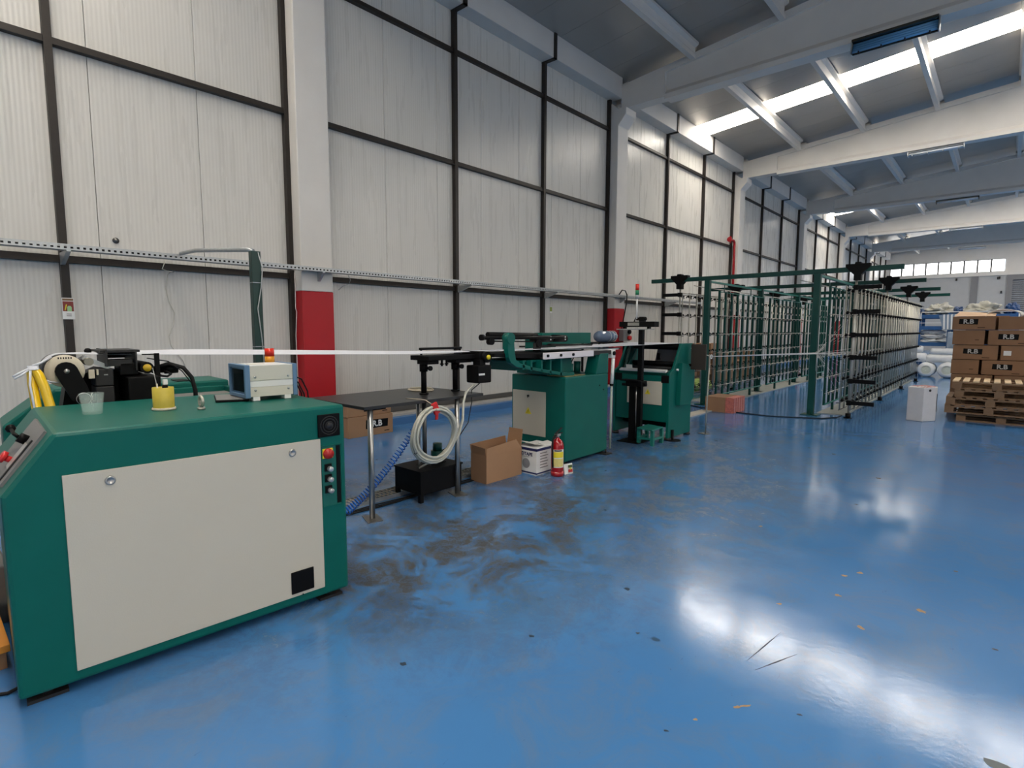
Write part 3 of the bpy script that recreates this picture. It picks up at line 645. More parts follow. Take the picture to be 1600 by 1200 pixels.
cb.tube([(-1.4, -0.66, 1.33), (-1.38, -0.58, 1.36), (-1.35, -0.50, 1.33), (-1.33, -0.455, 1.26), (-1.32, -0.44, 1.17), (-1.32, -0.44, 1.08)], 0.014, 8)
cb.tube([(-1.4, -0.68, 1.31), (-1.36, -0.63, 1.28), (-1.34, -0.60, 1.275), (-1.35, -0.575, 1.29), (-1.40, -0.6, 1.31)], 0.008, 6)
M1.part('cable', cb, BLACKR)
cb = MB().tube([(-1.4, -0.70, 1.40), (-1.3, -0.60, 1.38), (-1.3, -0.52, 1.31), (-1.3, -0.47, 1.23)], 0.004, 6)
M1.part('cable', cb, BLACKR)
M1.part('rear_handle', MB().box(-2.35, -2.15, -0.36, -0.26, 1.166, 1.172), BLACK)
random.seed(5)
ht = MB().tube([(-1.10, -1.235, 0.95), (-1.12, -1.232, 1.05), (-1.14, -1.238, 1.15), (-1.16, -1.255, 1.26), (-1.18, -1.275, 1.335), (-1.20, -1.292, 1.363), (-1.22, -1.302, 1.352), (-1.20, -1.303, 1.28), (-1.15, -1.297, 1.15), (-1.05, -1.292, 1.03), (-1.0, -1.29, 0.9)], 0.024, 14)
M1.part('air_hose', ht, YELLOW, None, 'thick yellow hoop-shaped hose')
# cables behind the instrument
cb = MB()
for k, (dy, dz) in enumerate(((0, 0), (0.02, -.01), (0.045, 0.01))):
    cb.tube([(-0.75, -0.06, 1.27+dz), (-0.78, -0.02+dy, 1.27+dz), (-0.80, 0.05+dy, 1.24+dz), (-0.82, 0.10+dy, 1.15+dz), (-0.83, 0.12+dy, 1.0), (-0.84, 0.12+dy, 0.6)], 0.005, 6)
M1.part('cable', cb, BLACKR)
bc = M1.part('beacon', MB().cyl((-1.03, -0.03, 1.16), (-1.03, -0.03, 1.345), 0.012, 10), GREYP, None, 'red over amber warning beacon')
M1.part('red_lens', MB().cyl((-1.03, -0.03, 1.405), (-1.03, -0.03, 1.462), 0.032, 20), REDL, bc)
M1.part('amber_lens', MB().cyl((-1.03, -0.03, 1.345), (-1.03, -0.03, 1.405), 0.032, 20), AMBER, bc)

def m1w(x, y, z):     # local machine point to world
    a = R(-3.615); return (5.083+x*math.cos(a)-y*math.sin(a), 1.712+x*math.sin(a)+y*math.cos(a), z)
# knotted thread ends
th = MB()
th.tube([m1w(-1.27, yc-0.06, zc+0.085), m1w(-1.2, -1.26, 1.40), m1w(-1.19, -1.30, 1.385)], 0.006, 6)
for k in range(5):
    th.torus(m1w(-1.19-0.004*k, -1.295, 1.365+0.004*k), 0.022, 0.005, 'z', 14, 6)
th.tube([m1w(-1.19, -1.305, 1.375), m1w(-1.18, -1.36, 1.345), m1w(-1.17, -1.385, 1.33)], 0.006, 6)
th.tube([m1w(-1.19, -1.305, 1.37), m1w(-1.17, -1.35, 1.335), m1w(-1.16, -1.38, 1.318)], 0.006, 6)
th.tube([m1w(-1.16, -1.31, 1.36), m1w(-1.14, -1.318, 1.28), m1w(-1.12, -1.312, 1.2), m1w(-1.12, -1.308, 1.15), m1w(-1.12, -1.315, 1.09), m1w(-1.1, -1.335, 1.08)], 0.006, 6)
th.tube([m1w(-1.22, -1.28, 1.32), m1w(-1.24, -1.22, 1.285), m1w(-1.26, -1.18, 1.275)], 0.004, 6)
one('knotted_thread', th, TAPE, 'white thread knotted round the yellow hose, ends hanging', 'thread')

# things standing on the first machine
t = T('drinking_glass', 'clear tapered drinking glass on the green machine top', 'glass', m1w(-0.543, -1.115, 1.161))
gx, gy, gz = m1w(-0.543, -1.115, 1.161)
t.part('glass_body', MB().lathe([(0, 0), (0.040, 0), (0.043, 0.004), (0.054, 0.108), (0.0515, 0.108), (0.039, 0.012), (0, 0.012)], (gx, gy, gz), 'z', 28), GLASS)
t = T('tool_pot', 'yellow cardboard tube holding pens and a brush on the machine top', 'pot', m1w(-0.47, -0.812, 1.161))
gx, gy, gz = m1w(-0.47, -0.812, 1.161)
t.part('tube_wall', MB().lathe([(0.0, 0.012), (0.047, 0.012), (0.047, 0.122), (0.051, 0.122), (0.051, 0.012)], (gx, gy, gz), 'z', 28), SPOOL)
t.part('base_ring', MB().lathe([(0, 0), (0.056, 0), (0.058, 0.005), (0.056, 0.013), (0, 0.013)], (gx, gy, gz), 'z', 28), BEAR)
t = T('brush', 'black brush with a white cap standing in the yellow pot', 'brush', (gx+0.015, gy+0.01, gz+0.014))
t.part('handle', B(gx-0.005, gx+0.02, gy-0.004, gy+0.02, gz+0.014, gz+0.135), BLACK, bev=0.003)
t.part('cap', B(gx-0.005, gx+0.015, gy+0.0, gy+0.022, gz+0.135, gz+0.165), WHITE, bev=0.004)
one('pen', MB().cyl((gx+0.02, gy-0.025, gz+0.014), (gx+0.028, gy-0.035, gz+0.145), 0.004, 8), BEAR, 'short pale pen in the yellow pot', 'pen')
one('long_needle', MB().cyl((gx, gy-0.01, gz+0.014), (gx+0.01, gy-0.045, gz+0.23), 0.002, 6), STEEL, 'thin needle leaning in the yellow pot', 'needle')
t = T('lifting_eye', 'chrome lifting eye bolt in the machine top', 'eye bolt', m1w(-0.331, -0.666, 1.161))
gx, gy, gz = m1w(-0.331, -0.666, 1.161)
t.part('collar', MB().cyl((gx, gy, gz), (gx, gy, gz+0.014), 0.019, 14), CHROME)
t.part('eye_ring', MB().torus((gx, gy, gz+0.045), 0.026, 0.008, 'y', 24, 10), CHROME)
# instrument
LI = T('display_instrument', 'cream instrument with a blue-framed dark screen on the machine top', 'instrument', (5.083, 1.712, 0), -3.615, world=False)
LI.part('case', MB().box(-0.765, -0.487, -0.355, -0.095, 1.187, 1.245).box(-0.765, -0.495, -0.355, -0.095, 1.245, 1.285).box(-0.765, -0.487, -0.355, -0.095, 1.285, 1.375), CREAM, bev=0.002)
LI.part('side_band', B(-0.494, -0.4895, -0.355, -0.095, 1.247, 1.283), WHITE)
LI.part('top_cover', B(-0.765, -0.487, -0.355, -0.095, 1.375, 1.378), WHITE)
LI.part('top_handle', B(-0.65, -0.61, -0.32, -0.22, 1.378, 1.380), CREAM)
fr = LI.part('screen_frame', MB().box(-0.775, -0.480, -0.385, -0.355, 1.181, 1.203).box(-0.775, -0.480, -0.385, -0.355, 1.36, 1.382).box(-0.775, -0.752, -0.385, -0.355, 1.2, 1.365).box(-0.503, -0.480, -0.385, -0.355, 1.2, 1.365).box(-0.755, -0.5, -0.37, -0.355, 1.2, 1.365), BLUEM, bev=0.003)
LI.part('screen', B(-0.745, -0.512, -0.374, -0.371, 1.215, 1.352), SCREEN, fr, 'dark glass screen')
LI.part('rear_frame', B(-0.775, -0.480, -0.095, -0.070, 1.181, 1.382), BLUEM, bev=0.003)
for y in (-0.325, -0.125):
    for z in (1.262-0.035, 1.262+0.045): LI.part('case_screw', MB().lathe([(0.007, -0.487), (0.007, -0.483), (0, -0.482)], (0, y, z), 'x', 12), GALV)
for y in (-0.34, -0.15): LI.part('foot', B(-0.54, -0.487, y, y+0.04, 1.163, 1.187), WHITE); LI.part('foot', B(-0.765, -0.72, y, y+0.04, 1.163, 1.187), WHITE)
TB = T('flat_tray', 'black-edged grey flat tray lying partly under the instrument', 'tray', (5.083, 1.712, 0), -3.615, world=False)
TB.part('base', MB().obox((-0.70, -0.40, 1.168), (0.155, -0.04, 0), (0.03, 0.085, 0), (0, 0, 0.006)), BLACK, bev=0.002)
TB.part('top_sheet', MB().obox((-0.70, -0.40, 1.1755), (0.15, -0.038, 0), (0.028, 0.08, 0), (0, 0, 0.0012)), GREYP)
for o in TB.e.children: o.location.z = -0.0005

# left edge oddments
t = T('orange_box', 'orange wooden box on the floor at the left frame edge', 'box', (4.3, 0.1, 0))
t.part('lid', B(3.95, 4.56, -0.1, 0.24, 0.085, 0.12), ORANGE, bev=0.003)
t.part('body', B(3.97, 4.54, -0.1, 0.225, 0.0, 0.085), CARD_D)
one('grey_floor_block', B(3.3, 4.0, -0.3, 0.30, 0.0, 0.32), GREYP, 'dark grey block on the floor behind the orange box', 'block', bev=0.01)
one('loose_cable', MB().tube([(4.0, -0.05, 0.008), (4.5, 0.0, 0.008), (4.72, 0.08, 0.008), (4.80, 0.2, 0.008), (4.78, 0.36, 0.03)], 0.008, 8), BLACKR, 'black cable looping out beside the nearest machine', 'cable')
# green post with conduit behind the first machine
px, py, _ = m1w(-2.75, 0.51, 0)
t = T('conduit_post', 'dark green post behind the first machine carrying a conduit', 'post', (px, py, 0))
t.part('post', B(px-0.035, px+0.035, py-0.045, py+0.045, 0.0, 2.36), mat('dark_green_post', (0.006, 0.035, 0.028), 0.4), bev=0.004)
t.part('conduit', MB().tube([(px, py-0.01, 2.36), (px-0.05, py-0.04, 2.375), (1.2, 2.25, 2.46), (0.48, 2.33, 2.50)], 0.022, 10), GALV)
t.part('cable', MB().tube([(px+0.03, py+0.02, 2.35), (px+0.05, py+0.05, 2.2), (px+0.045, py+0.03, 2.0), (px+0.045, py-0.01, 1.8), (px+0.04, py+0.02, 1.5), (px+0.04, py+0.03, 1.3), (px+0.04, py+0.03, 1.0)], 0.006, 6), GALV)
for z in (2.05, 1.42): t.part('strap', B(px-0.037, px+0.04, py-0.047, py+0.047, z, z+0.006), GALV)

# ------------------------------------------------------------------ white tape running over the machines, and the spread sheet
tp = MB()
def strip(pts, th=0.002):
    for (a0, a1), (b0, b1) in zip(pts[:-1], pts[1:]):
        P = [Vector(a0), Vector(a1), Vector(b1), Vector(b0)]; n = (P[1]-P[0]).cross(P[3]-P[0]).normalized()*th
        tp.add([p for p in P]+[p+n for p in P], [(0,1,2,3),(7,6,5,4),(0,4,5,1),(1,5,6,2),(2,6,7,3),(3,7,4,0)])
L_ = []
for k in range(8):
    a = R(150-k*60/7); y = yc+0.101*math.cos(a); z = zc+0.101*math.sin(a)
    L_.append((m1w(-1.36, y, z), m1w(-1.52, y, z)))
L_.append((m1w(-1.36, -0.9, 1.434), m1w(-1.52, -0.9, 1.449)))
L_.append((m1w(-1.36, -0.4, 1.418), m1w(-1.50, -0.4, 1.452)))
L_ += [((3.80, 3.15, 1.368), (3.70, 3.15, 1.395)), ((3.84, 4.12, 1.368), (3.66, 4.12, 1.372)),
       ((3.90, 5.0, 1.368), (3.62, 5.0, 1.368)), ((4.0, 6.1, 1.375), (3.6, 6.1, 1.378)), ((4.36, 7.62, 1.402), (3.52, 7.62, 1.402)),
       ((4.36, 7.74, 1.404), (3.52, 7.74, 1.404)), ((4.37, 7.80, 1.39), (3.55, 7.80, 1.385)), ((4.40, 7.95, 1.33), (3.95, 8.0, 1.32))]
strip(L_)
one('white_tape', tp, TAPE, 'long white yarn tape running from the winding machine over the line', 'tape')

# ------------------------------------------------------------------ black table with its gear
t = T('work_table', 'low black topped table on steel pipe legs between the machines', 'table', (3.65, 3.2, 0))
t.part('table_top', B(3.17, 4.10, 2.48, 3.85, 0.94, 0.966), mat('black_table_top', (0.018, 0.018, 0.019), 0.35, var=0.4, vs=12), bev=0.002)
for (x, y) in ((4.06, 2.56), (4.06, 3.53)):
    lg = t.part('leg', MB().cyl((x, y, 0.008), (x, y, 0.94), 0.024, 16), STEEL)
    t.part('foot_plate', MB().obox((x, y, 0.004), (0.09, -0.03, 0), (0.02, 0.06, 0), (0, 0, 0.004)), PIPEG, lg)
for (x, y) in ((3.22, 2.56), (3.22, 3.72)): t.part('leg', MB().cyl((x, y, 0.0), (x, y, 0.94), 0.022, 12), STEEL)
t = T('tape_guide_stand', 'black tape guide on twin poles rising through the table, motor box at its end', 'machine', (3.75, 3.6, 0))
for y in (3.38, 3.79):
    p = t.part('pole', MB().cyl((3.75, y, 0.967), (3.75, y, 1.30), 0.027, 16).cyl((3.75, y, 0.967), (3.75, y, 0.98), 0.045, 16), BLACK)
    t.part('collar', MB().cyl((3.75, y, 1.19), (3.75, y, 1.26), 0.040, 16), BLACK, p)
    t.part('clamp_knob', MB().cyl((3.79, y, 1.225), (3.84, y, 1.225), 0.014, 10).cyl((3.84, y, 1.225), (3.86, y, 1.225), 0.024, 10), BLACK, p)
t.part('lower_pole', MB().cyl((3.75, 3.38, 0.30), (3.75, 3.38, 0.94), 0.022, 14), PIPEG)
t.part('guide_bed', MB().box(3.62, 3.90, 3.32, 4.06, 1.30, 1.345).box(3.70, 3.86, 3.34, 3.48, 1.262, 1.30).box(3.70, 3.86, 3.70, 3.92, 1.262, 1.30), BLACK, bev=0.004)
t.part('rail', MB().cyl((3.64, 3.42, 1.405), (3.64, 3.98, 1.405), 0.012, 8), BLACK)
for y in (3.44, 3.96): t.part('rail_post', MB().cyl((3.64, y, 1.34), (3.64, y, 1.405), 0.01, 8), BLACK)
for y in (3.57, 3.63): t.part('hanging_bolt', MB().cyl((3.80, y, 1.235), (3.80, y, 1.30), 0.011, 8).cyl((3.80, y, 1.25), (3.80, y, 1.262), 0.02, 8), BLACK)
t.part('gear_motor', MB().cyl((3.66, 4.02, 1.315), (4.0, 4.02, 1.315), 0.058, 20).box(3.70, 3.96, 3.93, 4.02, 1.27, 1.375), BLACK, bev=0.004)
t.part('shaft_ring', MB().torus((4.0, 4.02, 1.315), 0.04, 0.008, 'x', 20, 8), BLACK)
t.part('brass_cap', MB().lathe([(0.024, 4.0), (0.024, 4.015), (0.01, 4.02), (0, 4.02)], (0, 4.02, 1.315), 'x', 16), YELP)
mb_ = t.part('motor_box', B(3.84, 4.02, 3.86, 4.05, 1.055, 1.235), BLACK, bev=0.012)
t.part('white_sticker', B(4.02, 4.0215, 3.865, 3.95, 1.135, 1.155), PRINTW, mb_)
t.part('box_hanger', B(3.88, 3.98, 3.92, 4.0, 1.23, 1.29), BLACK)
one('cord_ring', MB().torus((3.45, 3.58, 0.974), 0.115, 0.008, 'z', 32, 8, 1.25, 1.0).torus((3.45, 3.58, 0.985), 0.11, 0.006, 'z', 32, 8, 1.25, 1.0), BEAR, 'coil of cream cord lying on the black table', 'cord')
# tank under the table
t = T('coolant_tank', 'black steel tank with a pump on the floor under the table', 'tank', (3.86, 3.33, 0))
t.part('tank_body', B(3.65, 4.045, 3.09, 3.60, 0.075, 0.285), BLACK, bev=0.006)
t.part('tank_lid', B(3.64, 4.055, 3.08, 3.61, 0.285, 0.30), BLACK, bev=0.003)
for x in (3.67, 4.02):
    for y in (3.11, 3.575): t.part('leg', B(x-0.018, x+0.018, y-0.018, y+0.018, 0, 0.075), BLACK)
t.part('pump', MB().cyl((3.80, 3.50, 0.30), (3.80, 3.50, 0.40), 0.065, 18).cyl((3.80, 3.50, 0.40), (3.80, 3.50, 0.47), 0.045, 18), GREEN_D)
t.part('pump_flange', MB().cyl((3.82, 3.46, 0.30), (3.82, 3.46, 0.313), 0.10, 20), BLACK)
t.part('outlet', MB().tube([(3.92, 3.30, 0.30), (3.92, 3.30, 0.37), (3.90, 3.27, 0.385), (3.88, 3.22, 0.37), (3.88, 3.2, 0.30)], 0.012, 8), STEEL)
# hanging coil of clear hose with a red clip
ch = T('hose_coil', 'coil of clear plastic hose hanging from a red clip on the table edge', 'hose', (4.16, 3.16, 0.40))
hm = MB(); P = []
random.seed(2)
for k in range(6*24+1):
    a = 2*math.pi*k/24+math.pi/2; tn = k/24
    ry = 0.235+0.020*math.sin(tn*2.1); rz = 0.235+0.022*math.cos(tn*1.7)
    P.append((4.135+0.010*tn+0.01*math.sin(a*3), 3.165+ry*math.cos(a), 0.640+0.004*tn+rz*math.sin(a)))
hm.tube(P, 0.0115, 8)
P2 = [(4.15, 3.02, 0.45), (4.14, 3.12, 0.41), (4.10, 3.2, 0.40), (4.08, 3.32, 0.44), (4.11, 3.42, 0.53), (4.12, 3.50, 0.62), (4.125, 3.545, 0.75), (4.125, 3.555, 0.90), (4.11, 3.60, 0.99), (4.06, 3.74, 1.045)]
hm.tube(P2, 0.012, 8)
hm.tube([(3.95, 3.15, 0.31), (4.04, 3.2, 0.37), (4.10, 3.30, 0.43), (4.13, 3.40, 0.50), (4.14, 3.48, 0.60), (4.15, 3.525, 0.74), (4.15, 3.535, 0.92), (4.12, 3.6, 1.0), (4.04, 3.78, 1.05)], 0.010, 8)
ch.part('hose', hm, HOSE)
ch.part('clip', MB().obox((4.165, 3.175, 0.89), (0.014, 0, 0), (0, 0.028, 0.01), (0, -0.02, 0.05)).obox((4.165, 3.19, 0.83), (0.010, 0, 0), (0, 0.014, 0), (0, 0.004, 0.045)), REDC, bev=0.006)
ch.part('cord', MB().tube([(3.9, 3.05, 0.97), (4.07, 3.09, 0.972), (4.11, 3.11, 0.965), (4.13, 3.14, 0.94), (4.155, 3.17, 0.91)], 0.004, 6), BEAR)
ch.part('tie', MB().torus((4.15, 2.955, 0.53), 0.022, 0.006, 'y', 12, 6), BLACK)
one('pump_cable', MB().tube([(3.94, 3.98, 1.06), (3.98, 3.80, 0.99), (4.13, 3.66, 0.9), (4.12, 3.62, 0.7), (4.0, 3.56, 0.5), (3.85, 3.52, 0.40)], 0.005, 6), BLACKR, 'thin black cable from the motor box down to the pump', 'cable')
bh = MB(); P = []
A, D_, K = Vector((3.97, 2.36, 0.085)), Vector((3.97, 3.15, 0.77)), 36
ctl = Vector((3.97, 2.75, 0.28))
for k in range(K*10+1):
    s_ = k/(K*10); p = A*(1-s_)**2+ctl*2*s_*(1-s_)+D_*s_*s_; a = 2*math.pi*k/10
    tg = ((ctl-A)*2*(1-s_)+(D_-ctl)*2*s_).normalized(); nx = Vector((1, 0, 0)); nz = nx.cross(tg)
    rr = 0.032*(1-0.25*s_); P.append(p+nx*rr*math.cos(a)+nz*rr*math.sin(a))
P.append(D_+Vector((0, 0.02, 0.04))); P.append(D_+Vector((0.1, 0.06, 0.10)))
bh.tube(P, 0.0062, 6)
one('spiral_hose', bh, BLUEH, 'blue coiled air hose stretched from the machine up to the table', 'hose')
# floor cable tray
t = T('floor_cable_tray', 'perforated metal cable tray on the floor under the table', 'cable tray', (3.6, 3.3, 0))
t.part('tray_side', MB().box(3.70, 3.705, 1.9, 5.1, 0.0, 0.035).box(3.50, 3.505, 1.9, 5.1, 0.0, 0.035), GALV)
lb = MB(); y = 1.9
while y < 5.1: lb.box(3.505, 3.70, y, y+0.022, 0.026, 0.031); y += 0.045
lb.box(3.55, 3.57, 1.9, 5.1, 0.026, 0.032).box(3.63, 3.65, 1.9, 5.1, 0.026, 0.032)
t.part('tray_cover', lb, mat('dusty_galvanised', (0.28, 0.27, 0.24), 0.6, 0.3))
for k, dx in enumerate((0.08, 0.115, 0.14)):
    t.part('cable', MB().tube([(3.70+dx+0.012*math.sin(i*1.3+k), 1.95+i*0.2, 0.007) for i in range(16)], 0.006, 6), BLACKR)

# ------------------------------------------------------------------ cartons
RB = text_mesh('R.B', 0.105, PRINTW, 0.004); RBs = text_mesh('R.B', 0.105, PRINTW, 0.004)
RBB = text_mesh('R.B', 0.125, PRINTW, 0.004)
TICK = B(0, 0.09, 0, 0.002, 0, 0.012).mesh('print_mark'); TICK.materials.append(BLACK)
def carton_x(name, label, x0, x1, y0, y1, z0, z1, group=None, lab=True, lz=None):   # labelled on its +x face
    t = T(name, label, 'box', ((x0+x1)/2, (y0+y1)/2, z0), group=group)
    t.part('carton_body', B(x0, x1, y0, y1, z0, z1), CARD, bev=0.004)
    t.part('packing_tape', MB().box(x0-0.001, x1+0.001, (y0+y1)/2-0.0, (y0+y1)/2+0.0015, z1-0.001, z1+0.001), CARD_L)
    ym = y0+0.63*(y1-y0); zm = z0+(0.56 if z0 < 0.1 else 0.47)*(z1-z0)
    lb = t.part('black_label', MB().prism([(ym-0.20, zm-0.065), (ym+0.19, zm-0.06), (ym+0.20, zm+0.06), (ym-0.195, zm+0.07)], 'x', x1, x1+0.0015), BLACK)
    o = inst('lettering', RBB, t.e, Vector((x1+0.003, ym, zm))-t.loc, FACE_X); o.parent = lb; o['label'] = 'white R.B lettering'
    o = inst('print_mark', TICK, t.e, Vector((x1+0.002, y1-0.16, z0+0.04))-t.loc, (0, 0, R(90)))
    for q in (0.3, 0.62): t.part('side_mark', B(x0+0.12, x0+0.16, y0-0.002, y0, z0+q*(z1-z0), z0+q*(z1-z0)+0.02), CARD_D)
carton_x('carton', 'brown R.B carton lying on the floor behind the black table, lower one', 0.55, 0.90, 4.27, 5.05, 0.0, 0.305, 'cartons stacked behind the table')
carton_x('carton', 'brown R.B carton on top of another behind the black table', 0.55, 0.885, 4.26, 5.03, 0.31, 0.575, 'cartons stacked behind the table')
bpy.data.objects['carton'].location
# they stand clear of the plinth: floor there is x > 0.45
# open carton beside the second machine
t = T('open_carton', 'open empty brown carton with raised flaps in front of the second machine', 'box', (3.93, 4.23, 0))
t.part('front_wall', B(4.035, 4.04, 3.955, 4.50, 0, 0.30), CARD)
t.part('back_wall', B(3.81, 3.815, 3.955, 4.50, 0, 0.30), CARD)
t.part('end_wall', B(3.81, 4.04, 3.95, 3.955, 0, 0.30), CARD_D)
t.part('end_wall', B(3.81, 4.04, 4.50, 4.505, 0, 0.30), CARD_D)
t.part('bottom', B(3.815, 4.035, 3.955, 4.50, 0.002, 0.006), CARD_D)
t.part('flap', MB().add([(4.04, 3.955, 0.30), (4.04, 4.50, 0.30), (4.035, 4.42, 0.405), (4.035, 3.96, 0.37), (4.035, 3.955, 0.30), (4.035, 4.50, 0.30), (4.03, 4.42, 0.405), (4.03, 3.96, 0.37)], [(0,1,2,3),(7,6,5,4),(0,4,5,1),(1,5,6,2),(2,6,7,3),(3,7,4,0)]), CARD)
t.part('flap', MB().add([(3.815, 3.955, 0.30), (3.815, 4.50, 0.30), (3.80, 4.50, 0.405), (3.80, 3.95, 0.39), (3.81, 3.955, 0.30), (3.81, 4.50, 0.30), (3.795, 4.50, 0.405), (3.795, 3.95, 0.39)], [(0,1,2,3),(7,6,5,4),(0,4,5,1),(1,5,6,2),(2,6,7,3),(3,7,4,0)]), CARD_D)
t.part('flap', MB().add([(3.82, 3.955, 0.30), (4.03, 3.955, 0.30), (4.03, 3.945, 0.375), (3.83, 3.945, 0.39), (3.82, 3.95, 0.30), (4.03, 3.95, 0.30), (4.03, 3.94, 0.375), (3.83, 3.94, 0.39)], [(0,1,2,3),(7,6,5,4),(0,4,5,1),(1,5,6,2),(2,6,7,3),(3,7,4,0)]), CARD_D)
t.part('flap', MB().add([(3.82, 4.50, 0.30), (4.03, 4.50, 0.30), (4.03, 4.53, 0.50), (3.83, 4.53, 0.50), (3.82, 4.505, 0.30), (4.03, 4.505, 0.30), (4.03, 4.535, 0.50), (3.83, 4.535, 0.50)], [(0,1,2,3),(7,6,5,4),(0,4,5,1),(1,5,6,2),(2,6,7,3),(3,7,4,0)]), CARD)
# white box
t = T('white_carton', 'white and navy printed carton beside the fire extinguisher', 'box', (4.07, 4.73, 0))
t.part('box_body', B(3.93, 4.21, 4.56, 4.90, 0, 0.31), PRINTW, bev=0.002)
t.part('navy_band', MB().box(3.928, 4.2115, 4.5585, 4.9015, 0.268, 0.296).box(3.928, 4.2115, 4.5585, 4.9015, 0.012, 0.028), NAVY)
LT = text_mesh('LDTAPE', 0.052, NAVY, 0.0015)
inst('lettering', LT, t.e, Vector((4.06, 4.557, 0.225))-t.loc, FACE_MY, 'navy LDTAPE lettering')
t.part('picture', MB().cyl((4.06, 4.558, 0.12), (4.06, 4.5565, 0.12), 0.055, 20).cyl((4.06, 4.5567, 0.12), (4.06, 4.556, 0.12), 0.025, 16), mat('grey_print', (0.28, 0.28, 0.29), 0.6))
t.part('text_line', B(4.0, 4.10, 4.5565, 4.5575, 0.193, 0.197), GREYP)
for k in range(6): t.part('text_line', B(4.2105, 4.2115, 4.62, 4.74+0.02*(k % 2), 0.235-0.032*k, 0.244-0.032*k), GREYP)
t.part('flap', MB().obox((4.06, 4.64, 0.335), (0.13, 0, -0.005), (0, 0.085, -0.02), (0, 0.0005, 0.0015)), PRINTW)
t.part('flap', MB().obox((4.15, 4.81, 0.322), (0.055, 0, -0.01), (0, 0.085, 0.0), (0, 0, 0.0015)), PRINTW)
# extinguisher
ex, ey = 4.36, 4.735
t = T('fire_extinguisher', 'red fire extinguisher with a yellow instruction label on the floor', 'fire extinguisher', (ex, ey, 0))
t.part('cylinder', MB().lathe([(0, 0.012), (0.068, 0.012), (0.070, 0.02), (0.070, 0.33), (0.064, 0.365), (0.045, 0.395), (0.024, 0.41), (0.022, 0.425), (0, 0.425)], (ex, ey, 0), 'z', 28), RED)
t.part('base_skirt', MB().lathe([(0.066, 0.0), (0.072, 0.0), (0.072, 0.05), (0.066, 0.05)], (ex, ey, 0), 'z', 28), RED)
lm = MB(); n = 12
vs = []; fs = []
for k in range(n+1):
    a = R(-95+k*110/n)
    for z in (0.10, 0.30): vs.append((ex+0.0712*math.cos(a), ey+0.0712*math.sin(a), z))
for k in range(n): fs.append((2*k, 2*k+2, 2*k+3, 2*k+1))
lm.add(vs, fs, True); lab = t.part('instruction_label', lm, PRINTW)
def lab_patch(a0, a1, z0, z1, m, nm):
    vs = []; fs = []
    for k in range(7):
        a = R(a0+(a1-a0)*k/6)
        for z in (z0, z1): vs.append((ex+0.072*math.cos(a), ey+0.072*math.sin(a), z))
    for k in range(6): fs.append((2*k, 2*k+2, 2*k+3, 2*k+1))
    t.part(nm, MB().add(vs, fs, True), m, lab)
lab_patch(-88, 8, 0.21, 0.275, YELP, 'yellow_field'); lab_patch(-88, 8, 0.11, 0.20, mat('pale_yellow_print', (0.72, 0.62, 0.22), 0.5, var=0.4, vs=120), 'text_block'); lab_patch(-80, -10, 0.28, 0.295, BLACK, 'header_bar')
t.part('valve', MB().cyl((ex, ey, 0.42), (ex, ey, 0.455), 0.018, 12).box(ex-0.02, ex+0.02, ey-0.03, ey+0.03, 0.44, 0.465), STEEL)
t.part('lever', MB().obox((ex, ey+0.02, 0.495), (0.011, 0, 0), (0, 0.055, 0.028), (0, -0.002, 0.004)).obox((ex, ey+0.025, 0.462), (0.011, 0, 0), (0, 0.055, 0.004), (0, 0, 0.004)), DGREY)
t.part('hose', MB().tube([(ex, ey-0.03, 0.45), (ex+0.0, ey-0.065, 0.44), (ex, ey-0.085, 0.40), (ex, ey-0.09, 0.33), (ex, ey-0.085, 0.2), (ex, ey-0.08, 0.10)], 0.010, 8), BLACKR)
t = T('floor_sign', 'small white sign card with green and red marks against the extinguisher', 'sign', (4.42, 4.86, 0))
t.part('card', MB().obox((4.415, 4.865, 0.058), (-0.008, 0, 0.0565), (0.012, 0.062, 0), (0.0025, 0, 0)), PRINTW)
t.part('green_mark', MB().obox((4.4265, 4.885, 0.085), (-0.002, 0, 0.014), (0.007, 0.028, 0), (0.0008, 0, 0)), mat('sign_olive', (0.05, 0.09, 0.02), 0.5))
t.part('red_mark', MB().obox((4.432, 4.885, 0.035), (-0.002, 0, 0.016), (0.007, 0.028, 0), (0.0008, 0, 0)), REDP)
t.part('white_figure', MB().cyl((4.4305, 4.885, 0.06), (4.4335, 4.885, 0.06), 0.013, 12), YELP)

# ------------------------------------------------------------------ second machine
t = T('folding_machine', 'green cabinet machine with a black bed, curved arm and white guide bar', 'machine', (3.74, 5.6, 0))
t.part('cabinet', B(3.32, 4.16, 5.14, 6.06, 0.035, 1.043), GREEN, bev=0.012)
dp = t.part('door', B(3.345, 3.872, 5.132, 5.14, 0.30, 0.848), BEIGE, None, 'beige front door', bev=0.002)
TRI = MB().prism([(-0.05, 0), (0.05, 0), (0, 0.085)], 'y', -0.002, 0).mesh('warning_triangle'); TRI.materials.append(YELP)
BOLT = MB().prism([(-0.008, 0.015), (0.006, 0.035), (-0.001, 0.036), (0.008, 0.06), (-0.008, 0.038), (0.0, 0.036)], 'y', -0.003, -0.002).mesh('bolt_mark'); BOLT.materials.append(BLACK)
def warn(t, x, y, z, par, s=1.0):
    o = inst('warning_triangle', TRI, t.e, Vector((x, y, z))-t.loc); o.scale = (s,)*3; o.parent = par
    o['label'] = 'yellow electrical warning triangle'
    o = inst('bolt_mark', BOLT, t.e, Vector((x, y, z))-t.loc); o.scale = (s,)*3; o.parent = par
warn(t, 3.60, 5.132, 0.56, dp)
t.part('door_lock', MB().cyl((3.60, 5.132, 0.785), (3.60, 5.122, 0.785), 0.014, 12).box(3.597, 3.603, 5.118, 5.124, 0.76, 0.79), DGREY, dp)
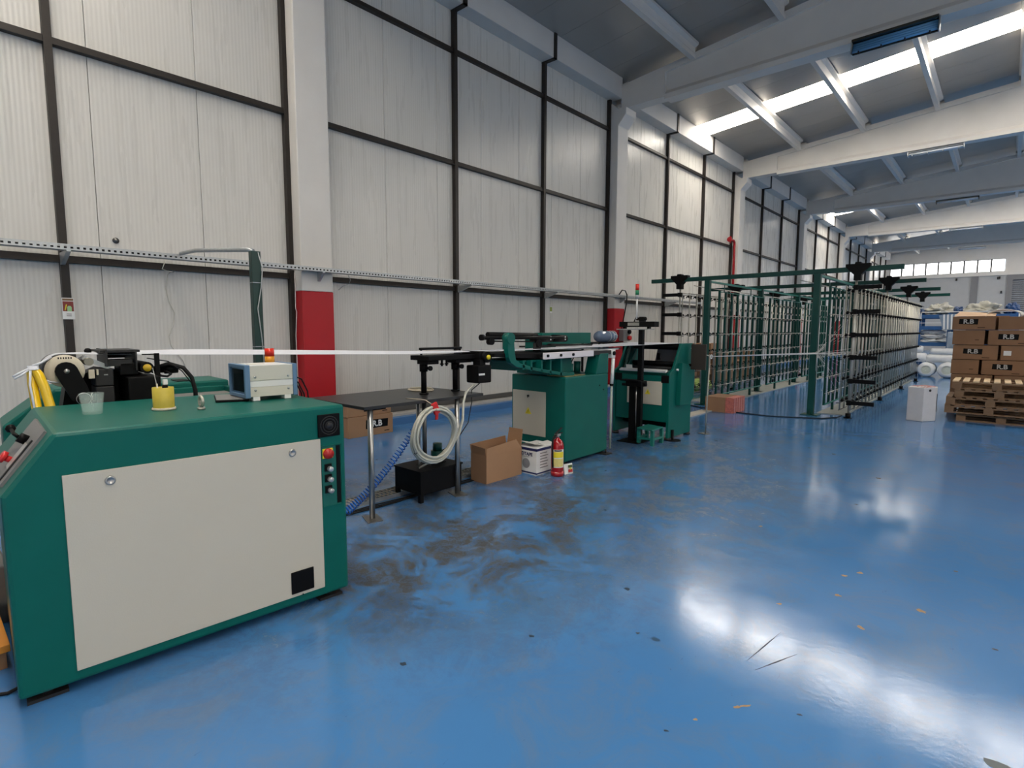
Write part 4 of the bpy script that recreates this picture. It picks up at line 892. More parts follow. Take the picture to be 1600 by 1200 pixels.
t.part('rear_riser', MB().prism([(5.78, 1.043), (6.06, 1.043), (6.06, 1.30), (5.86, 1.30)], 'x', 3.98, 4.16), GREEN, bev=0.008)
t.part('riser_gap', MB().prism([(5.60, 1.043), (5.80, 1.043), (5.80, 1.27), (5.63, 1.27)], 'x', 3.36, 3.60), GREEN_D)
for k, (y, z) in enumerate(((5.86, 0.90), (5.95, 0.84))): t.part('side_plug', MB().cyl((4.16, y, z), (4.164, y, z), 0.01, 10), BLACK)
t.part('ochre_mat', MB().obox((3.98, 5.40, 1.047), (0.14, 0, 0), (0.0, 0.20, 0), (0, 0, 0.003)), mat('oily_board', (0.36, 0.30, 0.14), 0.4, var=0.2, vs=8))
# the curved cast arms (near and far)
def castarm(x, nm='cast_arm'):
    outer = [(4.20, 1.50), (4.21, 1.40), (4.225, 1.31), (4.26, 1.25), (4.34, 1.205), (4.60, 1.155), (4.90, 1.105), (5.20, 1.055), (5.40, 1.05)]
    inner = [(5.40, 1.09), (5.20, 1.095), (4.90, 1.14), (4.62, 1.185), (4.42, 1.235), (4.34, 1.28), (4.325, 1.34), (4.315, 1.42), (4.31, 1.50)]
    o = t.part(nm, MB().prism(outer+inner, 'x', x-0.03, x+0.03), GREEN, bev=0.004)
    for y in (4.45, 4.58, 4.76, 4.92, 5.12): t.part('rib', MB().prism([(y, 1.16-0.15*(y-4.5)), (y+0.03, 1.16-0.15*(y-4.5)), (y+0.03, 1.262), (y, 1.262)], 'x', x-0.12, x+0.03), GREEN, o)
    t.part('boss', MB().cyl((x-0.04, 4.255, 1.505), (x+0.04, 4.255, 1.505), 0.06, 18), GREEN, o)
castarm(4.07)
t.part('casting_web', MB().box(3.42, 3.95, 5.12, 5.55, 1.06, 1.25).box(3.42, 4.04, 4.40, 5.1, 1.235, 1.262).box(3.50, 3.90, 4.55, 5.1, 1.14, 1.24), GREEN, bev=0.006)
t.part('bed', MB().prism([(4.06, 1.315), (4.95, 1.262), (6.05, 1.262), (6.05, 1.33), (4.95, 1.335), (4.06, 1.352)], 'x', 3.45, 4.05), BLACK, bev=0.003)
t.part('bed_edge', MB().prism([(4.80, 1.264), (6.10, 1.262), (6.10, 1.275), (4.80, 1.28)], 'x', 4.05, 4.10), BLACK)
gb = t.part('guide_bar', MB().prism([(4.75, 1.268), (5.72, 1.274), (5.72, 1.345), (4.75, 1.342)], 'x', 4.13, 4.16), mat('white_bar', (0.74, 0.70, 0.72), 0.35, var=0.02), None, 'white guide bar with three black screws', bev=0.003)
for y in (4.80, 5.04, 5.28): t.part('bar_screw', MB().cyl((4.16, y, 1.307), (4.175, y, 1.307), 0.018, 6), BLACK, gb)
t.part('bar_extension', B(4.12, 4.155, 5.72, 6.14, 1.285, 1.335), DGREY)
t.part('bar_bracket', MB().box(4.04, 4.14, 4.9, 4.96, 1.27, 1.30).box(4.04, 4.14, 5.5, 5.56, 1.27, 1.30), DGREY)
rc = t.part('end_roller', B(4.10, 4.17, 6.13, 6.21, 1.235, 1.345), WHITE, None, 'white end block with a black roller', bev=0.004)
t.part('roller', MB().lathe([(0.028, 4.17), (0.026, 4.185), (0, 4.186)], (0, 6.17, 1.295), 'x', 18), BLACK, rc)
t.part('red_edge', B(4.12, 4.15, 6.21, 6.235, 1.22, 1.33), REDC)
t.part('white_conduit', MB().cyl((4.17, 6.16, 1.23), (4.17, 6.13, 0.90), 0.022, 12), WHITE)
t.part('conduit_joint', MB().cyl((4.17, 6.13, 0.90), (4.17, 6.13, 0.875), 0.024, 12), BLACK)
t.part('conduit_tail', MB().cyl((4.17, 6.13, 0.875), (4.17, 6.12, 0.05), 0.014, 10), mat('grey_green_tube', (0.40, 0.45, 0.38), 0.4))
# black rail assembly
rl = t.part('long_rail', MB().cyl((3.75, 4.17, 1.507), (3.75, 5.62, 1.50), 0.02, 12).cyl((3.75, 4.30, 1.47), (3.75, 5.2, 1.452), 0.008, 8).cyl((3.75, 4.16, 1.512), (3.75, 4.20, 1.512), 0.033, 12), BLACK)
t.part('rail_wheel', MB().cyl((3.72, 4.31, 1.468), (3.78, 4.31, 1.468), 0.038, 16), BLACK, rl)
t.part('press_roller', MB().cyl((3.42, 4.60, 1.535), (3.42, 5.50, 1.52), 0.034, 16), BLACK)
t.part('press_roller', MB().cyl((3.72, 5.05, 1.49), (3.72, 5.42, 1.482), 0.042, 16), BLACK)
t.part('press_roller', MB().cyl((3.72, 5.45, 1.49), (3.72, 5.72, 1.485), 0.045, 16), BLACK)
for y in (5.36, 5.66): t.part('roller_pin', MB().cyl((3.763, y, 1.505), (3.768, y, 1.505), 0.009, 8).cyl((3.763, y, 1.475), (3.768, y, 1.475), 0.009, 8), WHITE)
t.part('small_wheel', MB().cyl((3.76, 5.10, 1.43), (3.80, 5.10, 1.43), 0.048, 20).torus((3.80, 5.10, 1.43), 0.038, 0.005, 'x', 20, 6), BLACK)
t.part('wheel_bracket', B(3.74, 3.78, 5.05, 5.15, 1.34, 1.44), DGREY)
for y in (4.88, 5.30): t.part('bracket_post', MB().box(3.40, 3.48, y, y+0.10, 1.33, 1.50), GREEN)
t.part('rear_box', B(3.18, 3.32, 5.74, 6.90, 1.395, 1.555), GREEN, None, 'green box beam behind the bed', bev=0.005)
t.part('box_support', MB().box(3.2, 3.34, 5.9, 6.02, 1.0, 1.40).box(3.2, 3.42, 5.80, 6.05, 1.035, 1.06), GREEN)
t.part('cross_rail', MB().box(3.32, 4.0, 5.86, 5.92, 1.395, 1.41).box(3.3, 3.36, 5.3, 6.9, 1.37, 1.39), DGREY)
t.part('outfeed_frame', MB().prism([(5.6, 1.30), (6.7, 1.335), (6.7, 1.355), (5.6, 1.335)], 'x', 3.45, 3.50).prism([(5.6, 1.30), (6.55, 1.335), (6.55, 1.355), (5.6, 1.335)], 'x', 4.0, 4.04).box(3.45, 4.04, 6.5, 6.55, 1.335, 1.352), GALV)
t.part('spray_cup', MB().cyl((3.80, 5.88, 1.047), (3.80, 5.88, 1.19), 0.045, 18), GREEN_L)
t.part('spray_cup', MB().cyl((3.86, 5.66, 1.047), (3.86, 5.66, 1.17), 0.03, 16), GREEN_L)
t.part('small_cable', MB().tube([(3.95, 5.55, 1.05), (3.94, 5.54, 1.12), (3.94, 5.56, 1.20), (3.94, 5.6, 1.25)], 0.006, 6), BLACKR)
for (x, y) in ((3.4, 5.25), (4.08, 5.98), (4.08, 5.22), (3.4, 5.98)):
    t.part('foot', MB().cyl((x, y, 0.012), (x, y, 0.05), 0.02, 10).cyl((x, y, 0), (x, y, 0.012), 0.05, 14), DGREY)
t.part('foot_plate', MB().box(4.02, 4.24, 5.92, 6.06, 0.0, 0.012).cyl((4.18, 6.0, 0.012), (4.18, 6.0, 0.06), 0.012, 8), DGREY)
# water bottle on a black shelf stand near the wall
t = T('shelf_stand', 'slim black shelf stand near the second column', 'stand', (0.95, 11.0, 0))
t.part('shelf_plate', B(0.7, 1.25, 10.3, 11.55, 1.285, 1.31), BLACK)
for (x, y) in ((0.75, 10.4), (0.75, 11.45), (1.2, 10.4), (1.2, 11.45)): t.part('leg', B(x-0.02, x+0.02, y-0.02, y+0.02, 0, 1.285), BLACK)
t = T('water_bottle', 'blue water bottle lying on the black shelf stand', 'bottle', (0.98, 11.0, 1.31))
t.part('bottle_body', MB().lathe([(0, 10.62), (0.10, 10.64), (0.13, 10.72), (0.13, 11.15), (0.125, 11.3), (0.05, 11.42), (0.045, 11.48), (0, 11.48)], (0.98, 0, 1.441), 'y', 20), BOTTLE)
for y in (11.05, 11.18, 11.3): t.part('bottle_rib', MB().torus((0.98, y, 1.441), 0.128, 0.006, 'y', 20, 6), WHITE)

# ------------------------------------------------------------------ third machine
t = T('guide_machine', 'wide green machine with black rollers and beige door, beside the stool', 'machine', (3.93, 7.7, 0))
t.part('cabinet', MB().prism([(7.32, 0.26), (8.05, 0.26), (8.05, 0.97), (7.45, 0.97), (7.32, 0.93)], 'x', 3.52, 4.36), GREEN, bev=0.006)
sp = [(7.31, 0.035), (8.05, 0.035), (8.05, 0.50), (8.15, 0.56), (8.15, 1.15), (8.05, 1.40), (7.67, 1.40), (7.44, 1.04), (7.31, 0.98)]
t.part('side_plate', MB().prism(sp, 'x', 4.36, 4.40), GREEN, bev=0.006)
t.part('side_plate', MB().prism(sp, 'x', 3.47, 3.51), GREEN, bev=0.006)
t.part('inspection_box', MB().prism([(7.52, 0.50), (7.82, 0.50), (7.80, 1.08), (7.56, 1.12)], 'x', 4.40, 4.47), GREEN, bev=0.004)
t.part('side_knob', MB().cyl((4.40, 7.52, 1.02), (4.43, 7.52, 1.02), 0.018, 10), WHITE)
t.part('front_rail', MB().obox((3.96, 7.33, 1.005), (0.38, 0, 0), (0, 0.03, 0.012), (0, -0.006, 0.010)), WHITE)
dp = t.part('door', B(3.715, 4.285, 7.31, 7.32, 0.505, 0.85), BEIGE, None, 'beige door with rounded corners', bev=0.006)
warn(t, 4.06, 7.31, 0.655, dp, 0.9)
for x in (3.53, 4.30): t.part('front_vent', B(x-0.06+0.03, x+0.06+0.03, 7.308, 7.32, 0.835, 0.945), BLACK, bev=0.003)
t.part('top_roller', MB().cyl((3.51, 7.72, 1.352), (4.36, 7.72, 1.352), 0.05, 24), BLACK)
t.part('lower_roller', MB().cyl((3.51, 7.60, 1.10), (4.36, 7.60, 1.10), 0.035, 20), BLACK)
t.part('lower_roller', MB().cyl((3.51, 7.55, 1.03), (4.36, 7.55, 1.03), 0.03, 20), DGREY)
t.part('lower_roller', MB().cyl((3.51, 7.80, 1.05), (4.36, 7.80, 1.05), 0.05, 20), BLACK)
t.part('clear_shield', MB().obox((4.12, 7.86, 1.21), (0.22, 0, 0), (0, 0.04, 0.10), (0, 0.002, -0.001)), mat('smoke_shield', (0.16, 0.16, 0.17), 0.3))
t.part('left_casting', MB().prism([(7.46, 1.0), (7.60, 1.0), (7.74, 1.37), (7.62, 1.37)], 'x', 3.56, 3.60).prism([(7.40, 0.98), (7.56, 0.98), (7.72, 1.30), (7.68, 1.30)], 'x', 3.62, 3.65), GREEN_D)
t.part('bracket', MB().box(3.94, 3.97, 7.80, 7.84, 1.14, 1.24).cyl((3.95, 7.80, 1.2), (4.0, 7.78, 1.15), 0.012, 8), BLACK)
t.part('white_tag', MB().prism([(3.66, 1.00), (3.73, 0.985), (3.76, 1.02), (3.75, 1.075), (3.65, 1.075)], 'y', 7.37, 7.38), PRINTW)
for (x, y) in ((4.37, 7.36), (4.37, 8.0), (3.5, 7.36), (3.5, 8.0)):
    t.part('foot', MB().cyl((x, y, 0.0), (x, y, 0.035), 0.05, 14), DGREY)
t.part('floor_plate', MB().cyl((4.44, 7.40, 0.0), (4.44, 7.40, 0.008), 0.11, 18).box(4.40, 4.43, 7.40, 7.44, 0.0, 0.15), BLACK)
t.part('red_stop', B(3.42, 3.46, 7.34, 7.40, 1.18, 1.30), REDC)
t.part('end_screen', MB().box(4.43, 4.66, 7.93, 7.955, 1.005, 1.385), mat('brown_black_panel', (0.030, 0.022, 0.018), 0.5), None, 'dark square panel at the side', bev=0.003)
t.part('screen_arm', B(4.38, 4.44, 7.93, 7.97, 1.05, 1.09), BLACK)
bb = MB()
random.seed(11)
t.part('under_rollers', MB().cyl((3.53, 7.55, 0.20), (4.34, 7.55, 0.20), 0.03, 12).cyl((3.53, 7.75, 0.14), (4.34, 7.75, 0.14), 0.03, 12), BLACK)
# black pole stand in front of it
t = T('pole_stand', 'black twin-column stand carrying a dark bar and signal lamp', 'stand', (4.06, 6.97, 0))
t.part('base_plate', B(3.86, 4.2, 6.80, 7.14, 0.0, 0.012), BLACK)
t.part('column', MB().box(3.975, 4.065, 6.92, 7.0, 0.012, 0.87), BLACK)
t.part('column', MB().box(4.095, 4.16, 6.93, 6.99, 0.012, 1.60), BLACK)
t.part('slide_rod', MB().cyl((4.08, 6.94, 0.05), (4.08, 6.94, 0.85), 0.007, 8), STEEL)
t.part('crank_head', MB().box(3.94, 4.19, 6.88, 7.04, 0.80, 0.875).box(3.86, 4.16, 6.86, 7.0, 0.872, 0.892).cyl((3.93, 6.9, 0.82), (3.88, 6.88, 0.82), 0.02, 10).cyl((4.2, 6.95, 0.83), (4.23, 6.95, 0.83), 0.025, 10), BLACK, bev=0.003)
t.part('tray_plate', B(3.77, 4.27, 6.88, 7.06, 1.60, 1.612), GALV)
hd = t.part('head_bar', B(3.80, 4.35, 6.90, 7.04, 1.637, 1.712), BLACK, bev=0.006)
t.part('name_strip', B(3.94, 4.12, 6.898, 6.90, 1.655, 1.70), mat('grey_strip', (0.22, 0.22, 0.2), 0.5), hd)
for x in (3.86, 4.24): t.part('head_foot', B(x-0.015, x+0.015, 6.93, 6.99, 1.612, 1.64), BLACK)
t.part('head_gear', MB().box(4.10, 4.17, 6.93, 7.0, 1.712, 1.78).cyl((4.04, 6.97, 1.75), (4.19, 6.97, 1.75), 0.022, 10).tube([(4.0, 6.97, 1.712), (4.04, 6.97, 1.80), (4.07, 6.97, 1.74), (4.10, 6.97, 1.712)], 0.008, 6), BLACK)
sg = t.part('signal_lamp', MB().cyl((4.05, 6.95, 1.75), (4.05, 6.95, 2.06), 0.012, 12), WHITE, None, 'red over green signal lamp on a white pole')
t.part('grey_lens', MB().cyl((4.05, 6.95, 2.03), (4.05, 6.95, 2.085), 0.024, 14), GALV, sg)
t.part('green_lens', MB().cyl((4.05, 6.95, 2.085), (4.05, 6.95, 2.15), 0.026, 14), GREENL, sg)
t.part('red_lens', MB().cyl((4.05, 6.95, 2.15), (4.05, 6.95, 2.235), 0.026, 14), REDL, sg)
# step stool
t = T('step_stool', 'small green wooden step stool in front of the third machine', 'stool', (4.28, 7.0, 0))
t.part('seat', MB().obox((4.28, 6.995, 0.222), (0.135, -0.03, 0), (-0.01, 0.18, 0), (0, 0, 0.009)), GREEN_L, bev=0.003)
for (x, y) in ((4.40, 6.84), (4.17, 6.885), (4.385, 7.14), (4.155, 7.14)): t.part('leg', B(x-0.022, x+0.022, y-0.022, y+0.022, 0, 0.213), GREEN_L)
t.part('stretcher', MB().box(4.17, 4.40, 6.85, 6.87, 0.07, 0.10), GREEN_L); t.part('stretcher', B(4.385, 4.405, 6.86, 7.12, 0.07, 0.10), GREEN_L); t.part('stretcher', B(4.15, 4.17, 6.88, 7.12, 0.07, 0.10), GREEN_L)
# thin guide pole
t = T('yarn_guide_pole', 'thin steel pole gathering the yarns before the rack', 'pole', (4.58, 8.21, 0))
t.part('rod', MB().tube([(4.58, 8.21, 0.006), (4.58, 8.23, 0.6), (4.58, 8.27, 1.22)], 0.011, 10), CHROME)
t.part('foot_plate', MB().obox((4.56, 8.20, 0.004), (0.07, -0.02, 0), (0.02, 0.05, 0), (0, 0, 0.004)), PIPEG)
t.part('guide_eye', MB().torus((4.595, 8.29, 1.19), 0.03, 0.008, 'x', 16, 6), WHITE)

# ------------------------------------------------------------------ yarn creels
GY = (11.46, 14.82, 18.15, 21.3)
POSTX = (3.18, 5.26)
MNTX = (2.56, 5.90)
for gi, gy_ in enumerate(GY):
    nm = ['nearest', 'second', 'third', 'farthest'][gi]
    t = T('rack_gantry', f'green steel gantry over the yarn racks, {nm} of four', 'gantry', (4.22, gy_, 0), group='gantries over the yarn racks')
    t.part('crossbeam', B(1.89, 6.57, gy_-0.04, gy_+0.04, 2.635, 2.72), GREEN_D, bev=0.004)
    for x in POSTX:
        p = t.part('post', B(x-0.055, x+0.055, gy_-0.055, gy_+0.055, 0.015, 2.635), GREEN_D, bev=0.006)
        t.part('base_plate', MB().box(x-0.15, x+0.15, gy_-0.13, gy_+0.13, 0.0, 0.015).prism([(gy_-0.11, 0.015), (gy_+0.11, 0.015), (gy_+0.055, 0.12), (gy_-0.055, 0.12)], 'x', x-0.006, x+0.006), GREEN_D, p)
    for x in MNTX:
        m_ = t.part('pivot_mount', MB().prism([(x-0.19, 2.77), (x-0.05, 2.77), (x-0.04, 2.80), (x+0.04, 2.80), (x+0.05, 2.77), (x+0.19, 2.77), (x+0.19, 2.72), (x+0.055, 2.58), (x+0.055, 2.48), (x-0.055, 2.48), (x-0.055, 2.58), (x-0.19, 2.72)], 'y', gy_-0.07, gy_+0.07), BLACK)
        t.part('foot_pivot', MB().cyl((x-0.02, gy_, 0.0), (x-0.02, gy_, 0.09), 0.045, 12).cyl((x-0.02, gy_, 0), (x-0.02, gy_, 0.015), 0.07, 14), BLACK)
for i, x in enumerate(POSTX):
    t = T('top_rail', ['long light green rail joining the gantry tops, left row', 'long light green rail joining the gantry tops, right row'][i], 'rail', (x, 16.4, 2.6), group=None)
    t.part('channel', MB().box(x-0.02, x+0.03, GY[0]+0.04, GY[3]-0.04, 2.595, 2.632), GREEN_L)
    t.part('thin_rod', MB().cyl((x-0.3, GY[0], 2.54), (x-0.3, GY[3], 2.54), 0.008, 6).cyl((x-0.15, GY[0], 2.50), (x-0.15, GY[3], 2.50), 0.006, 6), CHROME)
    for k in range(6): t.part('hanger', B(x-0.006, x+0.006, GY[0]+0.9+k*1.7, GY[0]+0.93+k*1.7, 2.42, 2.6), GREEN_D)
LEV = (2.33, 1.92, 1.51, 1.11, 0.71, 0.30)
# green fixed guide frames (thread guides face the aisle)
slat = B(-0.020, 0.020, -0.024, 0.024, 0.17, 2.42).mesh('slat'); slat.materials.append(GREEN_D)
slatL = B(-0.021, 0.021, -0.026, 0.026, 0.0, 2.42).mesh('slat'); slatL.materials.append(GREEN_D)
EYE = MB().cyl((-0.035, 0, 0), (0.035, 0, 0), 0.012, 8).mesh('thread_guide'); EYE.materials.append(WHITE)
def guide_frame(x, y0, y1, label):
    t = T('thread_rack', label, 'rack frame', (x, y0, 0), group='green guide frames of the yarn racks')
    n = 8; pitch = (y1-y0-0.5)/n
    for k in range(n+1):
        yy = 0.25+k*pitch
        inst('slat', slatL if k in (2, 6) else slat, t.e, (0, yy, 0))
    for z in (2.40, 1.90, 1.51, 1.11, 0.71, 0.40, 0.19):
        t.part('guide_rail', MB().cyl((x+0.02, y0+0.2, z), (x+0.02, y1-0.2, z), 0.008 if z != 0.19 else 0.016, 6), CHROME if z not in (0.19, 2.40) else GREEN_L)
    eyes = MB()
    for z in (2.25, 2.05, 1.9, 1.51, 1.11, 0.71, 0.40):
        for k in range(n):
            yy = y0+0.25+(k+0.5)*pitch
            eyes.torus((x+0.035, yy, z-0.02), 0.022, 0.005, 'x', 8, 4)
            if z < 0.8: eyes.box(x-0.10, x+0.02, yy-0.004, yy+0.004, z+0.03, z+0.045)
    t.part('thread_guides', eyes, CHROME, kind='stuff')
for k in range(3):
    w_ = ['near', 'middle', 'far'][k]
    guide_frame(3.33, GY[k]+0.02, GY[k+1]-0.02, f'{w_} green slatted thread guide frame of the left yarn rack')
for k in range(3):
    w_ = ['near', 'middle', 'far'][k]
    guide_frame(5.42, GY[k]+0.02, GY[k+1]-0.02, f'{w_} green slatted thread guide frame of the right yarn rack')
# chrome bobbin racks hung between the pivots
rod = MB().cyl((0, 0, 0.12), (0, 0, 2.40), 0.0135, 8).mesh('upright_rod'); rod.materials.append(CHROME)
def peg_mesh(sgn):
    m = MB()
    for z in LEV:
        m.cyl((0, 0, z-0.01), (sgn*0.05, 0.02, z+0.015), 0.014, 6).cyl((sgn*0.05, 0.02, z+0.015), (sgn*0.10, 0.03, z-0.02), 0.006, 6)
        m.lathe([(0, -0.03), (0.030, -0.02), (0.032, 0.02), (0, 0.03)], (sgn*0.02, 0.06, z), 'y', 8)
        m.cyl((0, 0, z-0.05), (-sgn*0.06, -0.02, z-0.05), 0.006, 6)
    return m
PEG = {}
for s_ in (-1, 1):
    PEG[s_] = peg_mesh(s_).mesh('bobbin_peg'); PEG[s_].materials.append(BLACK)
def bobbin_rack(x, sgn, y0, y1, label, arms):
    t = T('bobbin_rack', label, 'rack', (x, y0, 0), group='chrome bobbin racks')
    n = 8; pitch = (y1-y0-0.3)/n
    for col, dx in enumerate((0.0, -0.17*sgn)):
        for k in range(n+1):
            inst('upright_rod', rod, t.e, (dx, 0.12+k*pitch, 0))
            inst('bobbin_peg', PEG[sgn], t.e, (dx, 0.12+k*pitch, 0))['kind'] = 'stuff'
    for z in (2.40, 2.36, 1.905, 1.49, 1.09, 0.68, 0.27, 0.14):
        t.part('cross_rail', MB().cyl((x, y0+0.05, z), (x, y1-0.05, z), 0.010, 6).cyl((x-0.17*sgn, y0+0.05, z-0.015), (x-0.17*sgn, y1-0.05, z-0.015), 0.008, 6), CHROME if z > 2.0 else PIPEG)
    t.part('end_post', MB().cyl((x, y0+0.0, 0.09), (x, y0, 2.48), 0.018, 10), CHROME)
    if arms:
        for z in (2.36, 1.93, 1.515, 1.11, 0.68, 0.285):
            t.part('arm_bar', B(min(x+sgn*0.01, x+sgn*0.39), max(x+sgn*0.01, x+sgn*0.39), y0-0.045, y0-0.005, z-0.035, z+0.035), BLACK)
            t.part('arm_clamp', B(x-0.035, x+0.035, y0-0.05, y0+0.03, z-0.045, z+0.045), BLACK)
for k in range(3):
    w_ = ['near', 'middle', 'far'][k]
    bobbin_rack(2.56, -1, GY[k]+0.02, GY[k+1]-0.09, f'{w_} chrome bobbin rack on the wall side', k == 0)
    bobbin_rack(5.88, 1, GY[k]+0.02, GY[k+1]-0.09, f'{w_} chrome bobbin rack on the aisle side', k == 0)
# sloping yarn spokes
yn = MB()
hub = Vector((5.36, 11.25, 1.175))
random.seed(9)
for k in range(26):
    z = random.choice((2.0, 1.9, 1.7, 1.5, 1.45, 1.2, 1.15, 1.1, 0.9, 0.75, 0.7, 0.5)); yy = 11.7+random.random()*1.4
    yn.cyl(hub, (5.45, yy+abs(z-1.2)*0.8, z), 0.0022, 4)
for k in range(6): yn.cyl(hub, (5.86, 11.5+0.1*k, 1.2-0.03*k+0.1*(k % 2)), 0.0025, 4)
for k in range(5): yn.tube([hub+Vector((0, 0, 0.006*k-0.012)), (4.62+0.01*k, 8.35, 1.19+0.002*k), (4.595, 8.29, 1.19)], 0.004, 5)
for k in range(4): yn.tube([(4.595, 8.29, 1.19), (4.42, 8.12, 1.27+0.004*k), (4.1+0.1*k, 7.98, 1.325)], 0.003, 4)
one('yarn_bundle', yn, YARN, 'white yarns fanning from the right rack into one line to the guide pole', 'yarn', kind='stuff')
t = T('guide_hub', 'yarn guide ring fixed beside the nearest right gantry post', 'guide', (5.36, 11.3, 1.1))
t.part('ring', MB().torus((5.36, 11.29, 1.175), 0.03, 0.007, 'y', 16, 6), CHROME)
t.part('stem', MB().cyl((5.345, 11.395, 0.9), (5.36, 11.29, 1.145), 0.006, 6), CHROME)
t.part('hanging_tail', MB().tube([(5.36, 11.28, 1.145), (5.355, 11.28, 1.0), (5.35, 11.29, 0.85)], 0.004, 5), YARN)
one('floor_cable', MB().tube([(2.9, 11.15, 0.009), (3.3, 10.95, 0.009), (3.73, 10.82, 0.009), (4.3, 10.72, 0.009), (4.75, 10.68, 0.009), (5.3, 10.9, 0.009), (5.55, 11.05, 0.009), (5.72, 11.35, 0.009), (5.80, 11.38, 0.05)], 0.011, 8), BLACKR, 'black cable lying across the floor between the racks', 'cable')
one('floor_trunking', B(3.50, 3.72, 8.6, 10.6, 0.0, 0.02), BEIGEF, 'beige floor trunking behind the thin pole', 'trunking')
one('edge_trunking', B(5.30, 5.78, 11.75, 21.5, 0.0, 0.015), mat('dusty_floor_strip', (0.30, 0.32, 0.30), 0.7, var=0.15), 'dusty strip under the right yarn rack', 'floor strip')
one('edge_trunking', B(2.7, 3.42, 11.75, 21.5, 0.0, 0.015), mat('dusty_floor_strip', (0.30, 0.32, 0.30), 0.7, var=0.15), 'dusty strip under the left yarn rack', 'floor strip')
# carton behind the pole
t = T('printed_carton', 'low brown and red printed carton on the floor behind the thin pole', 'box', (3.9, 10.8, 0))
t.part('carton_body', B(3.58, 3.97, 10.58, 11.2, 0, 0.295), CARD_D, bev=0.004)
t.part('red_pack', MB().box(3.97, 4.13, 10.60, 11.2, 0, 0.29), REDBOX)
for k in range(5): t.part('white_stripe', B(4.13, 4.134, 10.64+0.12*k, 10.67+0.12*k, 0.0, 0.29), PINK)
# cartons and sacks behind the left rack
random.seed(21)
spots = [(1.2, 14.6, 0.0), (1.2, 14.6, 0.30), (1.15, 15.5, 0.0), (1.25, 15.5, 0.30), (1.2, 15.5, 0.6), (1.2, 16.5, 0.0), (1.2, 16.5, 0.3), (1.2, 16.5, 0.6), (1.15, 16.45, 0.9), (1.2, 17.5, 0.0), (1.2, 17.5, 0.3), (1.2, 17.5, 0.6), (1.2, 18.6, 0.0), (1.2, 18.6, 0.3), (1.2, 19.7, 0.0), (1.2, 19.7, 0.3), (1.2, 19.7, 0.6)]
cm = {}
for q in range(3):
    cm[q] = B(-0.28, 0.28, -0.40, 0.40, 0, 0.295).mesh('stored_carton'); cm[q].materials.append((CARD, CARD_D, CARD)[q])
for k, (x, y, z) in enumerate(spots):
    o = bpy.data.objects.new('stored_carton', cm[k % 3]); COL.objects.link(o); o.location = (x+0.1*random.uniform(-1, 1), y, z); o.rotation_euler.z = R(random.uniform(-5, 5)) if z == 0 else 0
    o.location.x = x if z else o.location.x
    tags(o, f"brown carton behind the left yarn rack, {['floor level', 'second level', 'third level', 'top level'][round(z/0.3)]} of the {['nearest', 'second', 'third', 'fourth', 'fifth', 'farthest'][[14.6, 15.5, 16.5, 17.5, 18.6, 19.7].index(min([14.6, 15.5, 16.5, 17.5, 18.6, 19.7], key=lambda q: abs(q-y)))]} stack", 'box', 'cartons behind the left yarn rack')
# jacket / sack heap
def blob(name, c, r, m, label, cat, seed=0, n=16, group=None, cr=0.22):
    from mathutils import noise as mn
    n = n*2; random.seed(seed); mb = MB(); vs = []; fs = []
    ph = [random.uniform(0, 6.28) for _ in range(6)]
    for i in range(n+1):
        th = math.pi*i/n
        for j in range(2*n):
            a = math.pi*j/n
            q = 1+0.10*math.sin(3*a+ph[0])*math.sin(th)+0.08*math.sin(5*a+ph[1]+2*th)+0.06*math.cos(4*th+ph[2])*math.sin(2*a+ph[3])
            q += cr*mn.noise(Vector((math.sin(th)*math.cos(a)*2.6+seed, math.sin(th)*math.sin(a)*2.6, math.cos(th)*2.6)))+0.5*cr*abs(mn.noise(Vector((a*2.2, th*5.0, seed))))
            x, y, z = math.sin(th)*math.cos(a)*q, math.sin(th)*math.sin(a)*q, math.cos(th)*q
            vs.append((c[0]+x*r[0], c[1]+y*r[1], c[2]+r[2]*max(z, -0.98)+r[2]*0.98))
    for i in range(n):
        for j in range(2*n): fs.append((i*2*n+j, (i+1)*2*n+j, (i+1)*2*n+(j+1) % (2*n), i*2*n+(j+1) % (2*n)))
    mb.add(vs, fs, True); return one(name, mb, m, label, cat, group)
blob('green_sack', (2.05, 13.9, 0.0), (0.28, 0.3, 0.16), GREENV, 'yellow-green sack on the floor behind the left rack', 'sack', 4)

# ------------------------------------------------------------------ white block, pallets, cartons on the right
t = T('foam_block', 'white block with a pink thread-covered top standing alone in the aisle', 'block', (6.9, 12.1, 0))
cx_, cy_ = 6.90, 12.14
t.part('body', MB().prism([(6.69, 11.97), (6.93, 11.90), (7.09, 12.13), (7.08, 12.36), (6.86, 12.42), (6.70, 12.25)], 'z', 0.0, 0.60), FOAM, bev=0.01)
rg = MB(); random.seed(4)
for k in range(14):
    a = random.random()*6.28; x, y = cx_+0.12*math.cos(a), cy_+0.15*math.sin(a)
    rg.tube([(x+0.06*math.cos(a+q), y+0.06*math.sin(a+2*q), 0.605+0.008*(q % 2)) for q in range(5)], 0.004, 4)
t.part('pink_threads', rg, PINK, kind='stuff')
t.part('hand_hole', MB().obox((7.09, 12.235, 0.32), (0.004, 0, 0), (0, 0.03, 0), (0, 0, 0.16)), DGREY)
t.part('ink_mark', MB().cyl((7.00, 11.998, 0.55), (7.01, 11.992, 0.55), 0.022, 8), DGREY)
slm = {}
